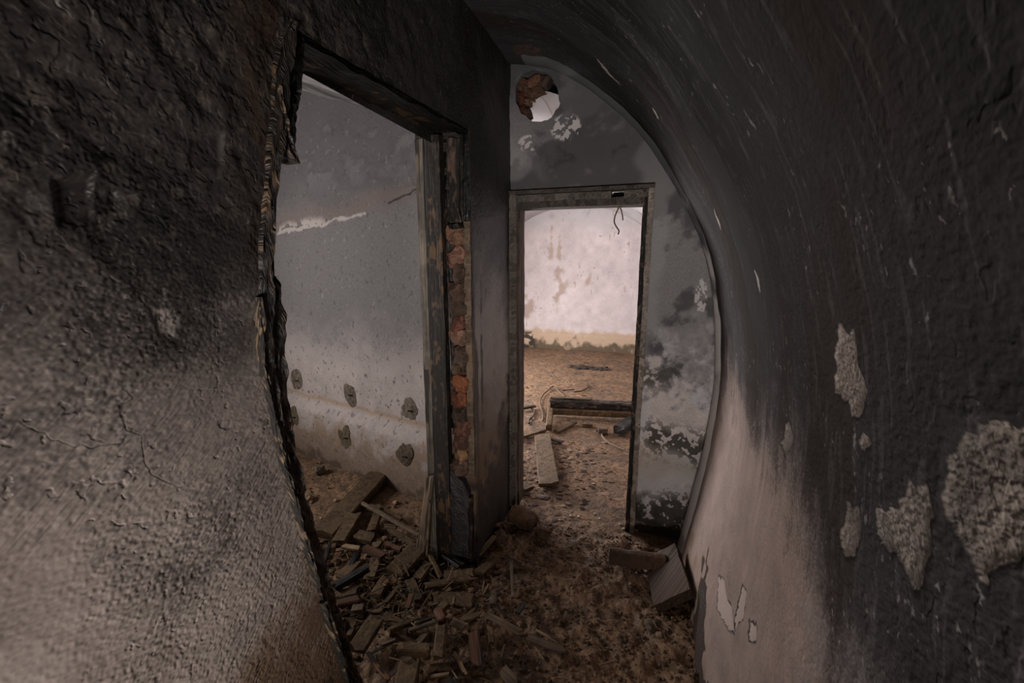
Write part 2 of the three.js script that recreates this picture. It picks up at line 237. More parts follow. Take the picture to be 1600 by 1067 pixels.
// end wall: x from -0.8 to 0.4, y from -0.05 to 2.5
const texEnd = bake(1024, 2048, (u, v) => {
  const x = -0.8 + u * 1.2, y = -0.05 + v * 2.55, n1 = fbm(x * 3.2 + 23, y * 3.2, 4), n2 = fbm(x * 16 + 5, y * 16, 3), g = vn(x * 240, y * 240), n3 = fbm(x * 38, y * 38, 3);
  const m = 1 + n2 * 0.13 + g * 0.07; put(200 * m, 187 * m, 183 * m, 0);
  mixc(192, 198, 206, ss(0.1, 0.3, fbm(x * 6 + 90, y * 5, 2) + 0.1) * 0.4);
  const tide = y - (0.98 + n1 * 0.22), soot = cl(ss(-0.2, 0.25, tide + n2 * 0.28 + n3 * 0.18 + g * 0.08));
  mixc(122 + g * 10, 117 + g * 10, 117 + g * 10, soot * 0.97); mixc(70, 67, 68, soot * ss(-0.05, 0.3, n1 * 1.1 + n2 * 0.5 + n3 * 0.16 + 0.03) * 0.85); mixc(152, 149, 148, soot * ss(0.12, 0.35, fbm(x * 4 + 2, y * 4 + 8, 3)) * 0.5);
  mixc(60, 58, 60, ss(1.9, 2.35, y + n1 * 0.3) * 0.6);
  mixc(42, 40, 42, ss(0.09, 0.03, Math.hypot((x + 0.47) * 0.8, (y - 2.03) * 1.0) + n2 * 0.13 + n1 * 0.06) * 0.5 + ss(0.05, 0.02, Math.hypot(x + 0.187, y - 2.02) + n2 * 0.07) * 0.5);
  // black mould: speckled crusts with outlines
  const band = ss(0.16, 0.02, Math.abs(y - 0.56 + n1 * 0.1)) * ss(0.0, 0.1, x + 0.02) * 0.75 + ss(0.36, 0.10, y + n1 * 0.15) + ss(0.09, 0.0, Math.abs(y - 0.93 + n1 * 0.1)) * ss(0.22, 0.1, x) * 0.55;
  const n4 = band > 0.01 ? fbm(x * 75 + 7, y * 75, 3) : 0, mould = ss(0.06, 0.12, n3 * 0.8 + n2 * 0.5 + n4 * 0.55 + band * 0.34 - 0.17) * cl(band * 1.4); mixc(56 + g * 12, 52 + g * 11, 46 + g * 10, mould * 0.85);
  mixc(150, 134, 108, ss(0.1, 0.0, Math.abs(y - 0.43 + n1 * 0.1)) * 0.35 * (1 - mould)); mixc(46, 38, 31, ss(0.0, 0.2, 0.16 + n2 * 0.22 - y - (x - 0.1) * 0.35) * 0.9);
  // flaked white spots by the hole and along the right edge
  const near = Math.max(ss(0.075, 0.02, Math.hypot((x + 0.43) * 0.8, y - 2.15)), ss(0.05, 0.01, Math.hypot((x + 0.62) * 0.7, y - 2.09) ), ss(0.09, 0.02, Math.hypot((x - 0.255) * 2.6, (y - 1.32) * 0.8))), spot = near > 0.01 ? ss(0.16, 0.22, n2 * 0.45 + n3 * 0.7 + fbm(x * 90, y * 90, 2) * (x > 0 ? 0.9 : 0.3) + near * 0.2 - 0.02) * ss(0, 0.3, near) : 0; mixc(196, 188, 184, spot * soot * 0.9);
  OUT[3] = 0.5 + fbm(x * 120, y * 120, 3) * 0.2 + n2 * 0.3 - mould * 0.08 + spot * -0.1;
});

const matEnd = mat(texEnd, 0.003, 0.85);

// side-room wall: x along the wall (world x, -3.4 .. -0.9), y height
const CRK = lineD([[-2.65, 1.69], [-2.52, 1.713], [-2.02, 1.757], [-1.71, 1.785]]), CRK2 = lineD([[-1.50, 1.84], [-1.43, 1.856], [-1.23, 1.912]]);
const texSide = bake(1280, 1280, (u, v) => {
  const x = -3.4 + u * 2.5, y = v * 2.8, n1 = fbm(x * 2.2 + 43, y * 2.2, 4), n2 = fbm(x * 13 + 5, y * 13, 3), g = vn(x * 190, y * 190), g2 = vn(x * 95, y * 95);
  const m = 1 + n2 * 0.1 + g * 0.05; put(178 * m, 166 * m, 162 * m, 0);
  const tide = y - (0.93 + n1 * 0.16), soot = ss(-0.18, 0.22, tide + n2 * 0.12 + g * 0.1); mixc(115 + g * 9, 111 + g * 9, 111 + g * 9, soot * 0.96);
  const sw = fbm(x * 3 + vn(y * 3, x) * 0.8, y * 6, 4); mixc(84, 81, 82, ss(1.75, 2.05, y + n1 * 0.2) * (0.45 + ss(0.0, 0.35, sw) * 0.5)); mixc(146, 142, 142, ss(1.75, 2.1, y) * ss(0.16, 0.38, sw + 0.05) * 0.5);
  mixc(132, 108, 98, ss(0.10, 0.0, Math.abs(y - 1.84 - (x + 2) * 0.09 + n1 * 0.1)) * 0.4);
  const a = CRK(x, y + warp(x, y, 18) * 0.02), pl = Math.max(ss(0.018, 0.004, a + n2 * 0.012), ss(0.20, 0.26, n2 + 0.1 * ss(0.12, 0.0, a)) * ss(0.07, 0.02, a) * ss(-1.8, -2.1, x + n1 * 0.8) * (y > 1.70 + (x + 2.5) * 0.09 ? 1 : 0)); mixc(190, 178, 172, pl * 0.9);
  mixc(44, 43, 45, ss(0.010, 0.003, CRK2(x, y + warp(x, y, 18) * 0.02)) * 0.8);
  const pit = ss(0.74, 0.86, rn(x, y, 60, 8)); mixc(88, 84, 82, pit * 0.6); mixc(176, 170, 168, ss(0.84, 0.92, rn(x, y, 55, 80)) * 0.4 * soot);
  // skirting: rust-brown tide on the ledge, mud below
  mixc(160, 128, 96, ss(0.03, 0.0, Math.abs(y - 0.47 + n2 * 0.02)) * 0.5);
  const mud = ss(-0.10, 0.12, 0.25 + n1 * 0.16 + n2 * 0.2 + g2 * 0.04 - y); mixc(122 + g2 * 14 + n2 * 30, 102 + g2 * 12 + n2 * 26, 84 + g2 * 10 + n2 * 22, mud * 0.85); mixc(74, 60, 48, ss(0.0, 0.12, 0.10 + n2 * 0.2 - y) * 0.8);
  OUT[3] = 0.5 + fbm(x * 90, y * 90, 3) * 0.2 + n2 * 0.25 - pit * 0.2 + pl * -0.12;
});

const matSide = mat(texSide, 0.004, 0.9);

// far-room plaster: x, y in metres, whitewash with brown run marks
const STAIN = [[-1.55, 1.75, 0.05, 0.45], [-1.42, 1.7, 0.04, 0.4], [-1.38, 1.05, 0.12, 0.3], [-0.93, 1.15, 0.08, 0.12], [-1.98, 0.62, 0.14, 0.35]];
const texFar = bake(1024, 1024, (u, v) => {
  const x = -2.9 + u * 3.5, y = v * 3.5, n1 = fbm(x * 1.6 + 3, y * 1.6, 4), n2 = fbm(x * 9 + 5, y * 9, 3), g = vn(x * 120, y * 120);
  const m = 1 + n2 * 0.09 + g * 0.03 + n1 * 0.06; put(190 * m, 179 * m, 179 * m, 0);
  let s = 0; for (const [a, b, w, h] of STAIN) s = Math.max(s, ss(1.1, 0.2, Math.hypot((x - a) / w, (y - b) / h) + n2 * 1.3)); mixc(150, 128, 113, s * 0.6);
  mixc(176, 178, 180, ss(1.9, 2.2, y + n1 * 0.2) * 0.5); const pit = ss(0.78, 0.88, vn(x * 30 + 8, y * 16)) * ss(0.0, 0.5, vn(x * 3, y * 3)); mixc(132, 116, 106, pit * 0.5);
  mixc(176, 150, 122, ss(0.36, 0.28, y + n2 * 0.06) * 0.8); mixc(84, 72, 56, ss(-0.02, 0.12, 0.12 + n2 * 0.22 + n1 * 0.1 - y) * 0.9); if (x < -1.72) mixc(46, 42, 34, ss(0.0, 0.1, n2 + 0.12) * ss(0.3, 0.24, y) * ss(-1.72, -1.85, x) * 0.9);
  OUT[3] = 0.5 + fbm(x * 50, y * 50, 3) * 0.25 + n2 * 0.3 - pit * 0.2;
});

const matFar = mat(texFar, 0.004, 0.9);

// soot-stained plaster without features, for surfaces out of view
const texGrey = bake(512, 512, (u, v) => { const x = u * 2, y = v * 2, n = fbm(x * 5, y * 5, 4), g = vn(x * 120, y * 120), m = 1 + n * 0.4 + g * 0.1; put(104 * m, 100 * m, 99 * m, 0.5 + fbm(x * 60, y * 60, 3) * 0.3 + n * 0.3); });
const matGrey = mat(texGrey, 0.004, 0.9);
const texSmoke = bake(512, 512, (u, v) => { const x = u * 2, y = v * 2, n = fbm(x * 5, y * 5, 4), sw = fbm(x * 2.4 + vn(x * 4, y * 4) * 0.7, y * 5 + vn(x * 3 + 9, y * 3) * 0.7, 4), m = 1 + n * 0.3; put(142 * m, 138 * m, 137 * m, 0.5 + n * 0.4); mixc(74, 70, 69, ss(-0.1, 0.22, sw) * 0.85); });
const matSmoke = mat(texSmoke, 0.004, 0.9);
// mud, neutral tone, tinted by vertex colour
const texMud = bake(1024, 1024, (u, v) => {
  const x = u * 1.4, y = v * 1.4, n1 = fbm(x * 6, y * 6, 4), n2 = fbm(x * 34 + 5, y * 34, 3), g = vn(x * 300, y * 300), m = 0.92 + n1 * 0.35 + n2 * 0.35 + g * 0.08; put(196 * m, 184 * m, 172 * m, 0);
  mixc(90, 78, 66, ss(0.22, 0.34, n2 + n1 * 0.3) * 0.55); mixc(240, 230, 218, ss(0.78, 0.9, vn(x * 110 + 9, y * 110)) * 0.5);
  OUT[3] = 0.5 + n2 * 0.5 + fbm(x * 110, y * 110, 3) * 0.3;
});
const matMud = mat(texMud, 0.006, 0.82, { vertexColors: true });
const matMudStone = mat(texMud, 0.004, 0.85, { color: new THREE.Color(0x7d6249) });
const matPale = mat(texMud, 0.003, 0.85, { color: new THREE.Color(0xb9a794) });
// wood: u along the grain in metres
function woodTex(char) {
  return bake(1024, 512, (u, v) => {
    const x = u * 1.2, y = v * 0.6, w = vn(x * 3, y * 14) * 0.006, fib = vn(x * 9, (y + w) * 260) * 0.5 + vn(x * 22 + 4, (y + w) * 520) * 0.3, big = fbm(x * 4, y * 30, 3), n = fbm(x * 26, y * 26, 3), crack = ss(0.52, 0.7, vn(x * 5 + 11, (y + w) * 90));
    const m = 0.9 + fib * 0.22 + big * 0.35 + n * 0.25; put(190 * m, 184 * m, 176 * m, 0); mixc(50, 44, 38, crack * 0.7);
    if (char) { const c = ss(-0.2, 0.2, fbm(x * 9 + 8, y * 24, 4) * 0.7 + fbm(x * 42, y * 80, 3) * 0.8 + 0.03); mixc(28, 25, 23, c * 0.82); mixc(226, 202, 172, ss(0.2, 0.42, fbm(x * 30 + 3, y * 110, 3)) * (1 - c * 0.7) * 0.6); }
    OUT[3] = 0.55 + fib * 0.25 + n * 0.3 - crack * 0.4;
  }, THREE.RepeatWrapping);
}
for (const t of [texMud.map, texMud.bump]) t.repeat.set(1 / 1.4, 1 / 1.4);
for (const t of [texGrey.map, texGrey.bump, texSmoke.map, texSmoke.bump]) t.repeat.set(0.5, 0.5);
const texWood = woodTex(false), texChar = woodTex(true);
for (const t of [texWood.map, texWood.bump, texChar.map, texChar.bump]) t.repeat.set(1 / 1.2, 1 / 0.6);
const wood = (hex, t = texWood, b = 0.003, r = 0.85) => mat(t, b, r, { color: new THREE.Color(hex) });
const WOOD = { mud: mat(texMud, 0.004, 0.85, { color: new THREE.Color(0x806b4e) }), grey: wood(0x8a7865), pale: wood(0xb39a7c), red: wood(0x7c5844), striped: wood(0xa87f5a, texChar), char: wood(0x4a4340, texChar, 0.005, 0.6), charface: wood(0x7d6c60, texChar, 0.005, 0.8), gutter: mat(texMud, 0.004, 0.8, { color: new THREE.Color(0x5f432c) }) };
const matPost = wood(0x7a6450, texChar, 0.006, 0.55), matCrust = wood(0x6d5843, texChar, 0.010, 0.6), matBlack = wood(0x2e2926, texChar, 0.009, 0.42), matBlue = mat(texMud, 0.006, 0.55, { color: new THREE.Color(0x47444e) }), matConcrete = mat(texMud, 0.010, 0.85, { color: new THREE.Color(0x84817f) }), matConcreteDark = mat(texMud, 0.009, 0.85, { color: new THREE.Color(0x615d5b) });
console.log('textures', Date.now() - T0);
// ---------------------------------------------------------------- the shell
const HEAD = (Z) => (Z < 0.82 ? 1.965 : lerp(1.965, 2.016, cl((Z - 0.82) / 0.9)));
const OUTER = [[1.98, 0.788], [1.926, 0.751], [1.849, 0.726], [1.69, 0.695], [1.532, 0.658], [1.447, 0.642], [1.31, 0.631], [1.201, 0.64], [1.066, 0.658], [0.931, 0.68], [0.773, 0.706], [0.588, 0.743], [0.37, 0.787], [0.15, 0.84], [-0.05, 0.89]];
const MID = [[1.98, 0.815], [1.948, 0.802], [1.854, 0.773], [1.751, 0.749], [1.672, 0.722], [1.571, 0.699], [1.457, 0.68], [1.355, 0.669], [1.249, 0.662], [1.135, 0.667], [0.977, 0.682], [0.762, 0.709], [0.555, 0.758], [0.343, 0.811], [0.15, 0.864], [-0.05, 0.915]];
const INNER = [[1.98, 0.832], [1.772, 0.755], [1.649, 0.731], [1.469, 0.712], [1.295, 0.700], [1.181, 0.699], [1.072, 0.709], [0.955, 0.722], [0.723, 0.763], [0.429, 0.826], [0.292, 0.857], [0.1, 0.905], [-0.05, 0.945]];
const curve = (c, y) => { let i = 0; while (i < c.length - 2 && c[i + 1][0] > y) i++; const t = cl((c[i][0] - y) / (c[i][0] - c[i + 1][0])); return lerp(c[i][1], c[i + 1][1], t); };
const XL = -0.721, XB = -0.97, FARZ = 1.725, ENDZ = 2.266;
{
  const uvL = (v, q) => { q[0] = (-v[2] - 0.2) / 2.15; q[1] = v[1] / 2.5; };
  const face = (nu, nv, za, zb, ya, yb) => surf(nu, nv, (u, w, v) => { const y0 = lerp(ya(0), yb(0), w); let Z = lerp(za(y0), zb(y0), u); const y = lerp(ya(Z), yb(Z), w); v[0] = XL + leftRelief(Z, y); v[1] = y; v[2] = -Z; }, uvL);
  const back = (za, zb, ya, yb) => surf(4, 24, (u, w, v) => { const y = lerp(ya, yb, w), Z = lerp(za(y), zb(y), u); v[0] = XB; v[1] = y; v[2] = -Z; }, uvL);
  const g = [
    face(330, 360, () => 0.05, (y) => curve(OUTER, y) + 0.012, () => -0.06, () => 1.965), face(30, 60, () => -1.55, () => 0.05, () => -0.06, () => 1.965),
    face(460, 100, () => 0.05, () => 2.32, (Z) => HEAD(Z), () => 2.52), face(30, 10, () => -1.55, () => 0.05, () => 1.965, () => 2.52),
    face(110, 380, () => FARZ, () => 2.32, () => -0.06, (Z) => 2.016),
    back(() => -1.55, (y) => curve(INNER, y) - 0.01, -0.06, 1.98), back(() => FARZ, () => 2.4, -0.06, 2.02), surf(2, 10, (u, w, v) => { const y = lerp(1.97, 2.7, w), Z = lerp(-1.55, 2.4, u); v[0] = -0.872; v[1] = y; v[2] = -Z; }, uvL), surf(2, 6, (u, w, v) => { const Z = lerp(-1.55, 0.8, w); v[0] = lerp(XB, -0.87, u); v[1] = 1.985; v[2] = -Z; }, uvL),
    // reveals of the doorway: near side, head, far side
    surf(2, 30, (u, w, v) => { const y = lerp(-0.06, 1.98, w); v[0] = lerp(XB, XL - 0.01, u); v[1] = y; v[2] = -curve(INNER, y) + 0.012; }, uvL),
    surf(4, 40, (u, w, v) => { const Z = lerp(0.6, 1.75, w); v[0] = lerp(-0.872, XL, u); v[1] = HEAD(Z) + 0.012; v[2] = -Z; }, uvL),
    surf(8, 60, (u, w, v) => { const y = lerp(-0.06, 2.03, w); v[0] = lerp(XB, XL, u); v[1] = y; v[2] = -FARZ + fbm(y * 30, u * 6, 2) * 0.006; }, uvL),
  ];
  var wallLeft = struct('wall_left', join(g), matLeft, 'rough plaster partition wall on the left, sooty above and paler below', 'wall');
}
{ // the vault over the corridor with its outer shell
  const uvV = (q, Z, s) => { q[0] = (Z - 0.3) / 2.05; q[1] = (s + 0.05) / 3.25; };
  const inner = surf(330, 520, (u, w, v, q) => { const Z = lerp(0.1, 2.275, u), s = lerp(0, ARC_END, w), [x, y] = onVault(s, vaultRelief(Z, s)); v[0] = x; v[1] = y; v[2] = -Z; uvV(q, Z, s); });
  const nearer = surf(40, 120, (u, w, v, q) => { const Z = lerp(-1.55, 0.1, u), s = lerp(0, ARC_END, w), [x, y] = onVault(s, vaultRelief(Z, s)); v[0] = x; v[1] = y; v[2] = -Z; uvV(q, Z, s); });
  const shell = surf(4, 60, (u, w, v, q) => { const Z = lerp(-1.55, 2.4, u), s = lerp(0, ARC_END, w), [x, y] = onVault(s, -0.14); v[0] = x; v[1] = y; v[2] = -Z; uvV(q, Z, s); });
  struct('wall_right', join([inner, nearer, shell]), matVault, 'curved soot-black vault on the right, bare plaster near its foot', 'wall');
}
{ // end wall with its doorway and the broken hole above it
  const sh = new THREE.Shape(); sh.moveTo(0.30, -0.08);
  for (let i = 1; i < PROFILE.length - 1; i++) { const [x, y] = onVault(ARC[i], -0.02); sh.lineTo(x, y); }
  sh.lineTo(-0.76, 2.50); sh.lineTo(-0.76, -0.08); sh.lineTo(-0.72, -0.08); sh.lineTo(-0.70, 1.85); sh.lineTo(-0.01, 1.845); sh.lineTo(-0.012, -0.08); sh.closePath();
  const HOLE = [[-0.69, 2.366], [-0.66, 2.414], [-0.60, 2.43], [-0.544, 2.415], [-0.51, 2.39], [-0.492, 2.358], [-0.474, 2.33], [-0.468, 2.283], [-0.46, 2.262], [-0.483, 2.234], [-0.502, 2.203], [-0.54, 2.192], [-0.574, 2.189], [-0.621, 2.205], [-0.65, 2.23], [-0.669, 2.252], [-0.69, 2.291]];
  const ring = []; const r = rng(5); for (let i = 0; i < HOLE.length; i++) { const a = HOLE[i], b = HOLE[(i + 1) % HOLE.length]; ring.push(a, [lerp(a[0], b[0], 0.5) + (r() - 0.5) * 0.012, lerp(a[1], b[1], 0.5) + (r() - 0.5) * 0.012]); }
  const hole = new THREE.Path(); ring.forEach(([x, y], i) => (i ? hole.lineTo(x, y) : hole.moveTo(x, y))); hole.closePath(); sh.holes.push(hole);
  const g = new THREE.ExtrudeGeometry(sh, { depth: 0.11, bevelEnabled: false, curveSegments: 4 }).translate(0, 0, -ENDZ - 0.11), p = g.attributes.position, u = g.attributes.uv;
  for (let i = 0; i < p.count; i++) u.setXY(i, (p.getX(i) + 0.8 + (p.getZ(i) + ENDZ) * 0.7) / 1.2, (p.getY(i) + 0.05 + (p.getZ(i) + ENDZ) * 0.5) / 2.55);
  var wallEnd = struct('wall_end', g, matEnd, 'grey end wall of the corridor with an open doorway and a broken hole above it', 'wall');
  // broken brick and mortar standing in the hole
  const bm = [0x6e4a38, 0x86604a, 0x5a4a42, 0x8a6a50, 0x4a3a33, 0x7a3f28].map((h) => mat(texMud, 0.006, 0.9, { color: new THREE.Color(h).multiplyScalar(0.8) }));
  const BR = [[-0.655, 2.37, 0.034, 0.028, 0], [-0.60, 2.385, 0.04, 0.03, 1], [-0.545, 2.375, 0.03, 0.03, 2], [-0.668, 2.315, 0.022, 0.03, 5], [-0.625, 2.335, 0.028, 0.022, 3], [-0.58, 2.345, 0.034, 0.02, 1], [-0.66, 2.265, 0.018, 0.026, 5], [-0.635, 2.245, 0.016, 0.03, 0], [-0.645, 2.30, 0.02, 0.016, 3]];
  BR.forEach(([x, y, sx, sy, m], i) => { const b = part('brick', lump(sx, sy, 0.038, 20 + i, 0.5, 2, 0.5), bm[m], wallEnd); b.position.set(x, y, -ENDZ - 0.055 + (i % 3) * 0.008 - (i > 7 ? 0.025 : 0)); b.rotation.z = (i * 1.7) % 1.1 - 0.5; });
  const sc = part('bare_mortar_patch', surf(14, 10, (a, b, v, q) => { const s = lerp(2.86, 3.06, a), Z = lerp(1.98, 2.26, b), [x, y] = onVault(s, 0.006 + fbm(a * 4, b * 4, 3) * 0.008 - 0.02 * ss(0.32, 0.52, Math.hypot(a - 0.5, b - 0.55) + vn(a * 7, b * 7) * 0.06)); v[0] = x; v[1] = y; v[2] = -Z; q[0] = a * 0.2; q[1] = b * 0.3; }), mat(texMud, 0.006, 0.9, { color: new THREE.Color(0x4d3b33) }), wallEnd);
}
{ // plaster fillet where vault meets end wall; its paleness paints a rim-lit edge
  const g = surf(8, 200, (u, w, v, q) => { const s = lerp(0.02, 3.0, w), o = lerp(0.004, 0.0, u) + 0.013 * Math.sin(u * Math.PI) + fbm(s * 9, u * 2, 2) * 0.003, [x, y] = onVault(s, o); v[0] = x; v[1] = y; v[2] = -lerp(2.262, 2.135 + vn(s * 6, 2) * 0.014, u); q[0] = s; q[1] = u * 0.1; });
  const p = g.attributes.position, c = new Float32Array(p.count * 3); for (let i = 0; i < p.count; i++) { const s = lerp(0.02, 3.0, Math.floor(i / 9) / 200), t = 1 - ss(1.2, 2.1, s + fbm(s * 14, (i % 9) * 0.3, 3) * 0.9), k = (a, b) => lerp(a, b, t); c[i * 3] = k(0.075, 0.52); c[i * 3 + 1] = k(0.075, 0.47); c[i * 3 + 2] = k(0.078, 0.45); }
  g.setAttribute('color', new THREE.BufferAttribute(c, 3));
  struct('trim_1', g, new THREE.MeshStandardMaterial({ vertexColors: true, roughness: 0.8, bumpMap: texMud.bump, bumpScale: 0.002, side: THREE.DoubleSide }), 'plaster fillet along the curve where vault and end wall meet, its pale tone painting a rim of light', 'trim');
}
{ // side room: cross wall with its skirting ledge, ceiling, outer walls
  const M = 0.2528, C = -1.9415, nl = Math.hypot(1, M), uvS = (q, x, y) => { q[0] = (x + 3.4) / 2.5; q[1] = y / 2.8; };
  const g = surf(150, 240, (u, w, v, q) => { const x = lerp(-3.6, -0.86, u); let y = lerp(-0.06, 2.8, w); const o = 0.07 * ss(0.47, 0.37, y) + fbm(x * 4, y * 4, 3) * 0.008; v[0] = x - M / nl * o; v[1] = y; v[2] = M * x + C + o / nl; uvS(q, x, y); });
  const b = surf(2, 2, (u, w, v, q) => { const x = lerp(-3.6, -0.86, u), y = lerp(-0.06, 2.8, w); v[0] = x; v[1] = y; v[2] = M * x + C - 0.1; uvS(q, x, y); });
  const side = struct('wall_side', join([g, b]), matSide, 'grey cross wall of the side room with a stained skirting ledge', 'wall');
  const cm = mat(texMud, 0.004, 0.9, { color: new THREE.Color(0x9a948d) }), cd = mat(texMud, 0.004, 0.9, { color: new THREE.Color(0x857a6a) }), slot = new THREE.MeshStandardMaterial({ color: 0x0c0b0a, roughness: 1 });
  [[-2.588, 0.575, 0], [-1.97, 0.565, 0], [-1.405, 0.56, 0], [-2.563, 0.30, 1], [-1.962, 0.27, 1], [-1.398, 0.275, 1]].forEach(([x, y, low], i) => {
    const o = 0.07 * ss(0.47, 0.37, y), pg = lump(0.060 + (i % 3) * 0.007, 0.076, 0.006, 60 + i, 0.7, 3), pl = part('cement_patch', pg, low ? cd : cm, side); pl.position.set(x - M / nl * o, y, M * x + C + o / nl + 0.002); pl.rotation.y = -Math.atan(M);
    const s = part('slot', new THREE.BoxGeometry(0.035, 0.009, 0.012), slot, pl); s.position.set(0.008, -0.008, 0.006); s.rotation.z = 0.12;
  });
  const CE = [[-0.862, 2.05], [-1.088, 2.141], [-1.265, 2.199], [-1.403, 2.288], [-1.602, 2.365], [-1.817, 2.445], [-2.051, 2.525], [-2.285, 2.608], [-2.8, 2.70], [-3.3, 2.66], [-3.6, 2.5]];
  struct('ceiling', surf(60, 60, (u, w, v, q) => { const f = u * (CE.length - 1), i = Math.min(CE.length - 2, Math.floor(f)), t = f - i; v[0] = lerp(CE[i][0], CE[i + 1][0], t); v[2] = lerp(-2.95, 0.95, w); v[1] = lerp(CE[i][1], CE[i + 1][1], t) + fbm(v[0] * 6, v[2] * 6, 3) * 0.012; q[0] = v[0]; q[1] = v[2]; }), matSmoke, 'smoke-stained sloping ceiling of the side room', 'ceiling');
  const win = new THREE.Shape([[-3.1, -0.1], [1.0, -0.1], [1.0, 2.8], [-3.1, 2.8]].map(([a, b]) => new THREE.Vector2(a, b))), h = new THREE.Path([[-1.6, 0.9], [-1.6, 2.0], [-0.4, 2.0], [-0.4, 0.9]].map(([a, b]) => new THREE.Vector2(a, b))); win.holes.push(h);
  const og = new THREE.ExtrudeGeometry(win, { depth: 0.2, bevelEnabled: false }); og.rotateY(-Math.PI / 2); og.translate(-3.4, 0, 0); struct('wall_outer', og, matGrey, 'outer wall of the side room with a window opening', 'wall');
  const ng = boxAt(-3.6, -0.85, -0.1, 2.8, 0.85, 1.0, 3, 0.002); struct('wall_near', ng, matGrey, 'near wall of the side room', 'wall');
}
{ // back of the corridor with its low entrance
  const s = new THREE.Shape([[-1.0, -0.1], [0.6, -0.1], [0.6, 2.7], [-1.0, 2.7]].map(([a, b]) => new THREE.Vector2(a, b))); s.holes.push(new THREE.Path([[-0.28, 0.05], [-0.28, 0.67], [0.24, 0.67], [0.24, 0.05]].map(([a, b]) => new THREE.Vector2(a, b))));
  struct('wall_back', new THREE.ExtrudeGeometry(s, { depth: 0.2, bevelEnabled: false }).translate(0, 0, 1.35), matGrey, 'wall behind with a low entrance', 'wall');
}
{ // far room: back wall with skirting, vault in two rings, left opening to daylight
  const cx = -1.15, cy = 0.66, uvF = (q, x, y) => { q[0] = (x + 2.9) / 3.5; q[1] = y / 3.5; };
  const bw = surf(120, 120, (u, w, v, q) => { const x = lerp(-3.0, 0.7, u), y = lerp(-0.06, 2.45, w); v[0] = x; v[1] = y; v[2] = -7.13 + 0.05 * ss(0.30, 0.25, y) + fbm(x * 3, y * 3, 3) * 0.008; uvF(q, x, y); });
  const bb = surf(2, 2, (u, w, v, q) => { const x = lerp(-3.0, 0.7, u), y = lerp(-0.06, 2.6, w); v[0] = x; v[1] = y; v[2] = -7.25; uvF(q, x, y); });
  struct('wall_far', join([bw, bb]), matFar, 'whitewashed arched back wall of the far room with brown run marks', 'wall');
  const ring = (za, zb, R, open) => {
    const arc = []; for (let i = 0; i <= 60; i++) { const a = (i / 60) * Math.PI; arc.push([cx + R * Math.cos(a), cy + R * Math.sin(a)]); } const prof = [[cx + R, -0.08], [cx + R, 0.3], ...arc, [cx - R, 0.3], [cx - R, -0.08]];
    const n = 40, p = [], uv = [], ix = [], K = prof.length;
    for (let j = 0; j <= n; j++) for (let k = 0; k < K; k++) { const z = lerp(za, zb, j / n), d = fbm(k * 0.35, z * 4, 3) * 0.012; p.push(prof[k][0] + d, prof[k][1] + d, z); uv.push(((k * 0.09) % 7) / 3.5, (0.9 - z * 0.25) / 3.5 + 0.2); }
    for (let j = 0; j < n; j++) for (let k = 0; k < K - 1; k++) { const zm = lerp(za, zb, (j + 0.5) / n); if (prof[k][0] < -0.8 && zm > 0.2528 * prof[k][0] - 1.9415 - 0.2) continue; const y = (prof[k][1] + prof[k + 1][1]) / 2; if (open && zm > -5.55 && zm < -3.55 && prof[k][0] < cx - 0.3 && y < 2.0) continue; const a = j * K + k, b = a + 1, c = a + K, d = c + 1; ix.push(a, b, d, a, d, c); }
    const g = new THREE.BufferGeometry(); g.setAttribute('position', new THREE.Float32BufferAttribute(p, 3)); g.setAttribute('uv', new THREE.Float32BufferAttribute(uv, 2)); g.setIndex(ix); g.computeVertexNormals(); return g;
  };
  const step = surf(60, 1, (u, w, v, q) => { const a = u * Math.PI, R = lerp(1.7, 1.78, w); v[0] = cx + R * Math.cos(a); v[1] = cy + R * Math.sin(a); v[2] = -6.3; uvF(q, v[0], v[1]); });
  struct('ceiling_far', join([ring(-7.2, -6.3, 1.7, false), ring(-6.3, -2.3, 1.78, true), step, ring(-7.25, -2.3, 1.9, true)]), mat(texFar, 0.004, 0.9, { color: new THREE.Color(0.8, 0.8, 0.81) }), 'pale barrel vault of the far room with a stepped rib', 'ceiling');
  const fs = new THREE.Shape([[-3.0, -0.1], [0, -0.1], [0, 2.7], [-3.0, 2.7]].map(([a, b]) => new THREE.Vector2(a, b))), f2 = new THREE.Shape([[0.3, -0.1], [0.9, -0.1], [0.9, 2.7], [0.3, 2.7]].map(([a, b]) => new THREE.Vector2(a, b))), f3 = new THREE.Shape([[-0.8, 2.5], [0.4, 2.3], [0.4, 2.9], [-0.8, 2.9]].map(([a, b]) => new THREE.Vector2(a, b)));
  const ft = join([fs, f2, f3].map((s, i) => { const g = new THREE.ExtrudeGeometry(s, { depth: 0.03, bevelEnabled: false }); return i ? g.translate(0, 0, -ENDZ - 0.10) : g.rotateY(-Math.atan(0.2528)).translate(-0.74, 0, -ENDZ - 0.115); })); struct('wall_front', ft, matFar, 'near wall of the far room either side of the doorway', 'wall');
}
